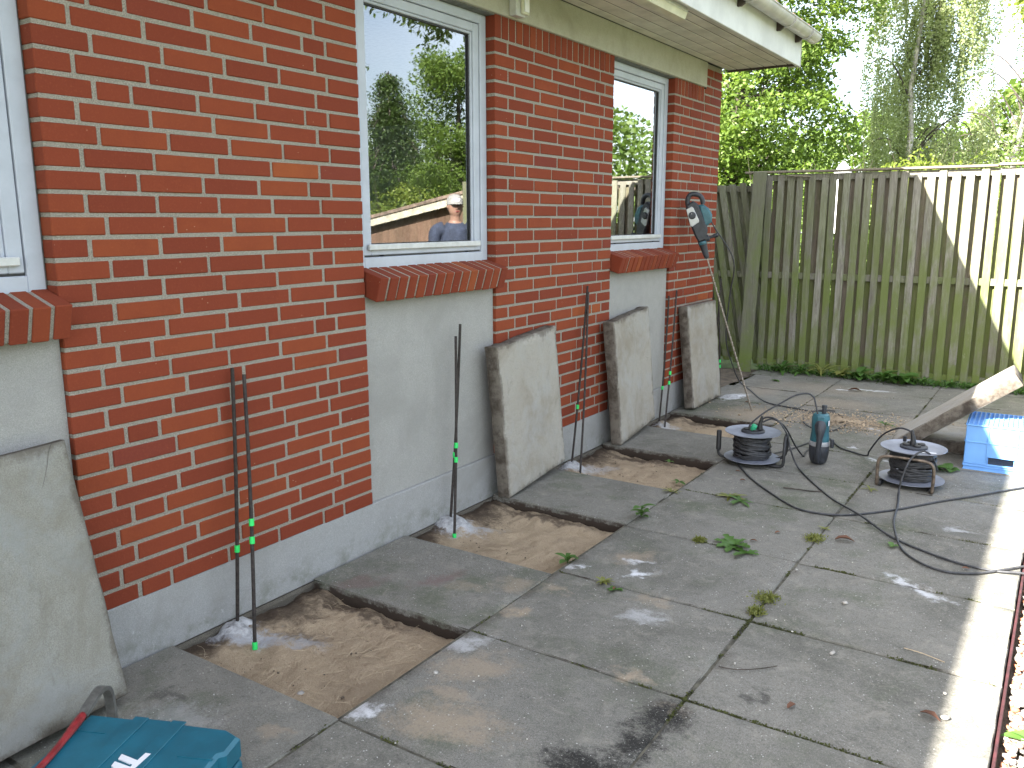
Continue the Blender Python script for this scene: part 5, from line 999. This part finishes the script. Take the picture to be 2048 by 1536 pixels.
# ============================================================ weeds, tufts and dead leaves
def leafblade(L_, w, fold=.25, curl=.5, n_=5, lobes=0):
    V_, F_ = [], []
    for i in range(n_+1):
        t_ = i/n_; ww = w*math.sin(math.pi*min(1, t_*.92+.06))**.8*(1+lobes*.35*(1 if i % 2 else -1)); z = curl*L_*(t_-t_*t_*1.35); V_ += [(L_*t_, -ww, z+fold*ww), (L_*t_, 0, z), (L_*t_, ww, z+fold*ww)]
    for i in range(n_): a = 3*i; F_ += [(a, a+1, a+4, a+3), (a+1, a+2, a+5, a+4)]
    return V_, F_
def plant(x, y, z, n_, L_, w, label, mat='weed', curl=.5, lobes=0, name='weed', cat='weed', stem=0, grp='weeds between the slabs'):
    e_ = empty(name, (x, y, z), 0, label, cat, grp); me = {}
    for i in range(n_):
        k_ = i % 3
        if k_ not in me: mb = MB(); V_, F_ = leafblade(L_*(.75+.2*k_), w*(.8+.2*k_), .3, curl*(1-.2*k_), 6, lobes); mb.add(V_, F_); me[k_] = mb.mesh('leaf', mat, True)
        inst('leaf', me[k_], e_, (0, 0, stem*i/n_), (random.uniform(-.15, .15), random.uniform(-.7, -.05)*(.3+curl), i*2.4+random.uniform(-.3, .3)))
    if stem: q = MB(); q.tube([(0, 0, -.01), (.003, 0, stem)], .002, 5); q.obj('stem', mat, e_)
    return e_
plant(.834, 2.345, .0, 9, .062, .016, 'upright bright green seedling at the corner of the second and third slab', stem=.06, curl=.3); plant(.775, 1.705, -.03, 7, .065, .014, 'small green weed in the far corner of the second hole', curl=.3, stem=.03)
plant(.711, 3.13, -.05, 6, .05, .008, 'tiny green weed in the third sand hole', curl=.4); plant(.53, 3.42, -.03, 5, .04, .008, 'tiny weed below the slab edge in the third hole', curl=.5)
plant(1.345, 2.235, .002, 8, .10, .020, 'toothed dandelion rosette lying across the middle joint', lobes=1, curl=.12); plant(1.42, 2.16, .002, 4, .085, .017, 'wilted green leaves beside the toothed rosette', lobes=1, curl=.1)
plant(1.10, 2.88, .002, 11, .085, .008, 'flat grassy weed below the left cable reel', 'weed2', .2); plant(1.17, 2.84, .002, 8, .09, .010, 'green grassy weed right of the flat one', curl=.2)
plant(1.036, 1.54, .002, 12, .045, .006, 'withered brownish moss tuft on the joint by the second hole', 'weed2', .5); plant(1.11, 1.51, .002, 5, .04, .010, 'small round leaved weed next to the withered tuft', curl=.1)
plant(.80, 2.79, .0, 9, .06, .005, 'withered weed at the near corner of the third hole', 'weed2', .3); plant(1.95, 2.61, .003, 3, .035, .012, 'single green leaf lying inside the cable loop', curl=.1)
plant(1.93, 4.02, .002, 6, .085, .034, 'round leaved weed between the right reel and the crate', curl=.45); plant(2.02, 4.08, .002, 5, .07, .028, 'round leaved weed against the crate corner', curl=.4)
plant(.33, 6.32, .002, 6, .05, .012, 'small weed at the slab corner near the gate', curl=.4); plant(1.70, 3.42, .002, 5, .06, .006, 'thin yellowish weed in the joint left of the right reel', 'weed2', .3); plant(1.64, 2.66, .002, 5, .04, .006, 'small yellowish weed in the joint under the cables', 'weed2', .3)
plant(1.5, 5.0, .012, 10, .07, .007, 'small bright grass clump on the sand spill', curl=.5); plant(2.56, 1.28, -.02, 6, .10, .026, 'broad leaved weed in the gravel at the right edge', curl=.4, grp='weeds in the gravel'); plant(2.55, 1.05, -.02, 7, .07, .014, 'leafy weed in the gravel below the broad leaved one', curl=.5, grp='weeds in the gravel'); plant(2.53, 2.25, -.02, 7, .06, .008, 'thin weed in the gravel by the edging', 'weed2', .4, grp='weeds in the gravel')
i = 0
for (x, y, n_, L_, w_, lab) in ((.25, 6.80, 12, .16, .018, 'fern like weeds at the foot of the fence post'), (.42, 6.82, 14, .15, .012, 'grassy tuft at the left foot of the fence'), (.62, 6.80, 12, .20, .010, 'tall thin weed against the fence boards'), (.80, 6.83, 9, .09, .035, 'yellowing broad leaves by the fence foot'), (.95, 6.80, 12, .13, .035, 'round leaved plant by the fence foot'),
                         (1.17, 6.80, 12, .14, .030, 'bright green leafy plant in the middle of the fence foot'), (1.33, 6.79, 14, .15, .042, 'largest leafy clump at the fence foot'), (1.50, 6.84, 8, .10, .015, 'small tuft right of the leafy clump'), (1.72, 6.85, 8, .10, .012, 'low tuft at the foot of the lit fence part'), (1.9, 6.84, 8, .09, .015, 'low tuft behind the propped slab')):
    plant(x, y, .0, n_, L_, w_, lab, 'weed2' if 'yellow' in lab or 'thin' in lab else 'weed', .7, grp='weeds along the fence foot', stem=.05)
gc = np.stack([rng.uniform(.0, 2.4, 2600), 6.86+rng.normal(0, .035, 2600), rng.uniform(0, .035, 2600)], -1); V, F = leaves(gc, .035, .3, .1, -1.); tag(inst('ground_cover', npmesh('ground_cover', V, F, 'weed')), 'low green ground cover along the foot of the fence', 'ground cover', kind='stuff')
tc_ = []
for (x, y, s_) in ((1.640, 1.76, .022), (1.635, 2.50, .020), (1.64, 1.62, .014), (1.20, 2.19, .012)): tc_.append(np.array([x, y, .002])+rng.normal(0, 1, (420, 3))*np.array([s_, s_*1.1, .004])+np.array([0, 0, .004]))
V, F = leaves(np.abs(np.concatenate(tc_)), .014, .35, .1, -1.5); tag(inst('grass_tufts', npmesh('grass_tufts', V, F, 'weed2')), 'small grassy moss tufts on the joint crossings', 'moss', kind='stuff')
for i, (x, y, L_, a_, lab) in enumerate(((1.714, 2.547, .085, .3, 'long brown dead leaf beside the crossing cables'), (1.918, 1.041, .04, 1.2, 'small red brown dead leaf near the oil stain'), (2.256, 1.237, .06, -.3, 'curled dead leaf close to the sunlit strip'), (1.458, 2.478, .03, .8, 'red dead leaf behind the toothed rosette'), (1.39, 2.32, .035, .2, 'narrow red leaf just above the rosette'),
                                       (1.051, 3.189, .035, .5, 'crumpled dead leaf in front of the left reel'), (.99, 6.22, .11, .2, 'dark brown bark piece on the far slabs'), (1.285, 6.80, .09, .1, 'brown leaf at the fence foot below the clump'), (2.24, 2.50, .03, .2, 'tiny dead leaf beside the looped cable'), (1.10, 1.50, .028, 1.5, 'pinkish dead leaf on the withered tuft'), (.40, 5.25, .05, .4, 'dead leaf at the foot of the last leaning slab'), (.97, 3.35, .03, .2, 'dead leaf left of the cable on the third row'))):
    mb = MB(); V_, F_ = leafblade(L_, L_*.22, .6, .35, 5, .3); mb.add(V_, F_); tag(mb.obj('dead_leaf', 'dryl', None, True, (x, y, .004), (random.uniform(-.2, .2), -.1, a_)), lab, 'leaf', 'dead leaves on the paving')
q = MB(); q.tube(spline([(1.296, 3.186, .006), (1.384, 3.191, .008), (1.44, 3.205, .006), (1.493, 3.232, .006)], 4), .0035, 6); tag(q.obj('twig', 'bark'), 'dark straight twig lying between the cables', 'twig')
q = MB(); q.tube(spline([(1.66, 1.16, .004), (1.72, 1.175, .005), (1.78, 1.22, .006), (1.82, 1.27, .004)], 4), .0018, 5); tag(q.obj('twig', 'bark'), 'thin curved twig on the slab beside the joint crossing', 'twig')
q = MB(); q.tube(spline([(2.15, 1.63, .004), (2.21, 1.62, .006), (2.28, 1.60, .004)], 4), .0018, 5); tag(q.obj('twig', 'straw'), 'pale thin stalk near the sunlit strip', 'twig')

# ============================================================ the man standing by the gravel, mirrored in the middle window
def skin_body(name, J, Ed, Rr, mat, parent, sub=2, root=0):
    me = bpy.data.meshes.new(name); me.from_pydata(J, Ed, []); me.materials.append(MT[mat]); o = inst(name, me, parent); sk = o.modifiers.new('skin', 'SKIN'); sk.use_smooth_shade = True
    if not me.skin_vertices: me.attributes.new
    return o, me
def tubes_body(name, chains, mat, parent):
    q = MB()
    for (P, rs) in chains:
        S_p = spline([Vector(p) for p in P], 5); S_r = [float(v) for v in np.interp(np.linspace(0, len(rs)-1, len(S_p)), range(len(rs)), rs)]; q.tube(S_p, S_r, 14)
    o = q.obj(name, mat, parent, True); rm = o.modifiers.new('remesh', 'REMESH'); rm.mode = 'VOXEL'; rm.voxel_size = .009; rm.use_smooth_shade = True; sm = o.modifiers.new('smooth', 'SMOOTH'); sm.iterations = 5; sm.factor = .6; return o
px_, py_ = 2.80, 5.85; man = empty('person', (px_, py_, 0), 0, 'person in navy work clothes and pale cap standing by the gravel, mirrored in a pane', 'person')
fa = math.atan2(0-py_+3.6, 0-px_); man.rotation_euler = (0, 0, fa)     # local +x = forward
SH, HP = 1.40, .90
arm = lambda s_: [(.0, s_*.17, 1.38), (-.01, s_*.21, 1.33), (-.01, s_*.235, 1.20), (.0, s_*.245, 1.08), (.10, s_*.20, 1.06), (.22, s_*.15, 1.10)]
ch = [([(0, 0, HP), (0, 0, 1.05), (0, 0, 1.22), (-.01, 0, 1.36), (.0, 0, 1.45), (.01, 0, 1.50)], [.14, .13, .145, .13, .058, .054]), ([(.012, 0, 1.50), (.015, 0, 1.545), (.012, 0, 1.60), (.0, 0, 1.65), (0, 0, 1.685)], [.052, .074, .082, .078, .045]), ([(.075, 0, 1.60), (.098, 0, 1.578), (.105, 0, 1.568)], [.016, .014, .010])]
for s_ in (-1, 1):
    ch.append((arm(s_), [.058, .052, .046, .040, .034, .026])); ch.append(([(0, s_*.09, HP), (.01, s_*.10, .70), (.015, s_*.10, .48), (0, s_*.10, .28), (-.01, s_*.10, .10), (-.01, s_*.10, .07)], [.095, .082, .060, .056, .042, .040])); ch.append(([(-.05, s_*.10, .045), (.04, s_*.105, .045), (.12, s_*.11, .032), (.17, s_*.115, .026)], [.040, .042, .040, .028]))
    ch.append(([(.0, s_*.078, 1.59), (-.005, s_*.088, 1.60)], [.022, .014])); hx, hy, hz = .22, s_*.15, 1.10
    ch.append(([(hx, hy, hz), (hx+.04, hy-s_*.008, hz+.012), (hx+.075, hy-s_*.014, hz+.012)], [.026, .034, .028]))
    for f_ in range(4):
        L_ = (.060, .070, .066, .052)[f_]; oy = (-.024+.016*f_); ch.append(([(hx+.07, hy-s_*.014+oy, hz+.010), (hx+.07+L_*.5, hy-s_*.014+oy*1.1, hz+.008), (hx+.07+L_*.85, hy-s_*.014+oy*1.1, hz-.012-L_*.2)], [.0105, .0095, .008]))
    ch.append(([(hx+.02, hy-s_*.03, hz+.010), (hx+.055, hy-s_*.055, hz+.018), (hx+.085, hy-s_*.058, hz+.012)], [.013, .0115, .009]))
tubes_body('body', ch, 'skin', man)
jk = [([(0, 0, .86), (0, 0, 1.05), (0, 0, 1.22), (-.01, 0, 1.36), (.0, 0, 1.435)], [.155, .148, .16, .148, .075])]+[([(0, s_*.12, 1.37)]+arm(s_)[1:5]+[(.19, s_*.165, 1.09)], [.080, .070, .060, .055, .050, .044]) for s_ in (-1, 1)]
tubes_body('jacket', jk, 'navy', man)
tubes_body('trousers', [([(0, 0, .93), (0, 0, .86)], [.148, .150])]+[([(0, s_*.085, .90), (.01, s_*.10, .70), (.015, s_*.10, .48), (0, s_*.10, .28), (-.01, s_*.10, .09)], [.108, .096, .078, .072, .066]) for s_ in (-1, 1)], 'navy', man)
tubes_body('boots', [([(-.06, s_*.10, .05), (.04, s_*.105, .05), (.13, s_*.11, .040), (.185, s_*.115, .032)], [.048, .050, .046, .032]) for s_ in (-1, 1)]+[([(-.01, s_*.10, .06), (-.01, s_*.10, .14)], [.052, .052]) for s_ in (-1, 1)], 'boot', man)
q = MB(); q.lathe([(.090, 1.615), (.092, 1.64), (.086, 1.675), (.062, 1.705), (.02, 1.72)], 22, Matrix.Translation((-.002, 0, 0)) @ Matrix.Diagonal((1.08, .96, 1, 1))); q.prism([(.06, -.07), (.12, -.062), (.155, -.03), (.160, 0), (.155, .03), (.12, .062), (.06, .07)], 1.615, 1.622, .001); cp = q.obj('cap', 'capm', man, 40)
q = MB(); q.box(.0935, .096, -.03, .03, 1.645, 1.675, 0, None); q.obj('cap_patch', 'white', cp)
q = MB()
for s_ in (-1, 1): q.lathe([(.002, -.010), (.0105, -.003), (.0105, .003), (.002, .010)], 12, Matrix.Translation((.0775, s_*.030, 1.598)) @ Matrix.Rotation(math.pi/2, 4, 'Y'))
q.obj('eyes', 'white', man, 40); q = MB()
for s_ in (-1, 1): q.lathe([(.005, -.001), (.005, .002)], 10, Matrix.Translation((.0875, s_*.030, 1.598)) @ Matrix.Rotation(math.pi/2, 4, 'Y'))
q.obj('pupils', 'rubber', man); q = MB(); q.tube([(.080, -.024, 1.545), (.090, 0, 1.541), (.080, .024, 1.545)], .0045, 6); q.obj('mouth', 'redp', man, 40)
q = MB(); q.lathe([(.086, 1.56), (.090, 1.60), (.088, 1.63)], 20, Matrix.Translation((-.012, 0, 0)) @ Matrix.Diagonal((.94, .96, 1, 1)), False); q.v = [(min(a, .035), b, c) for (a, b, c) in q.v]; q.obj('hair', 'hair', man, 40)
print('leaves', N1, N2, N3, N4, N5, N6, 'bricks', len(bricks))
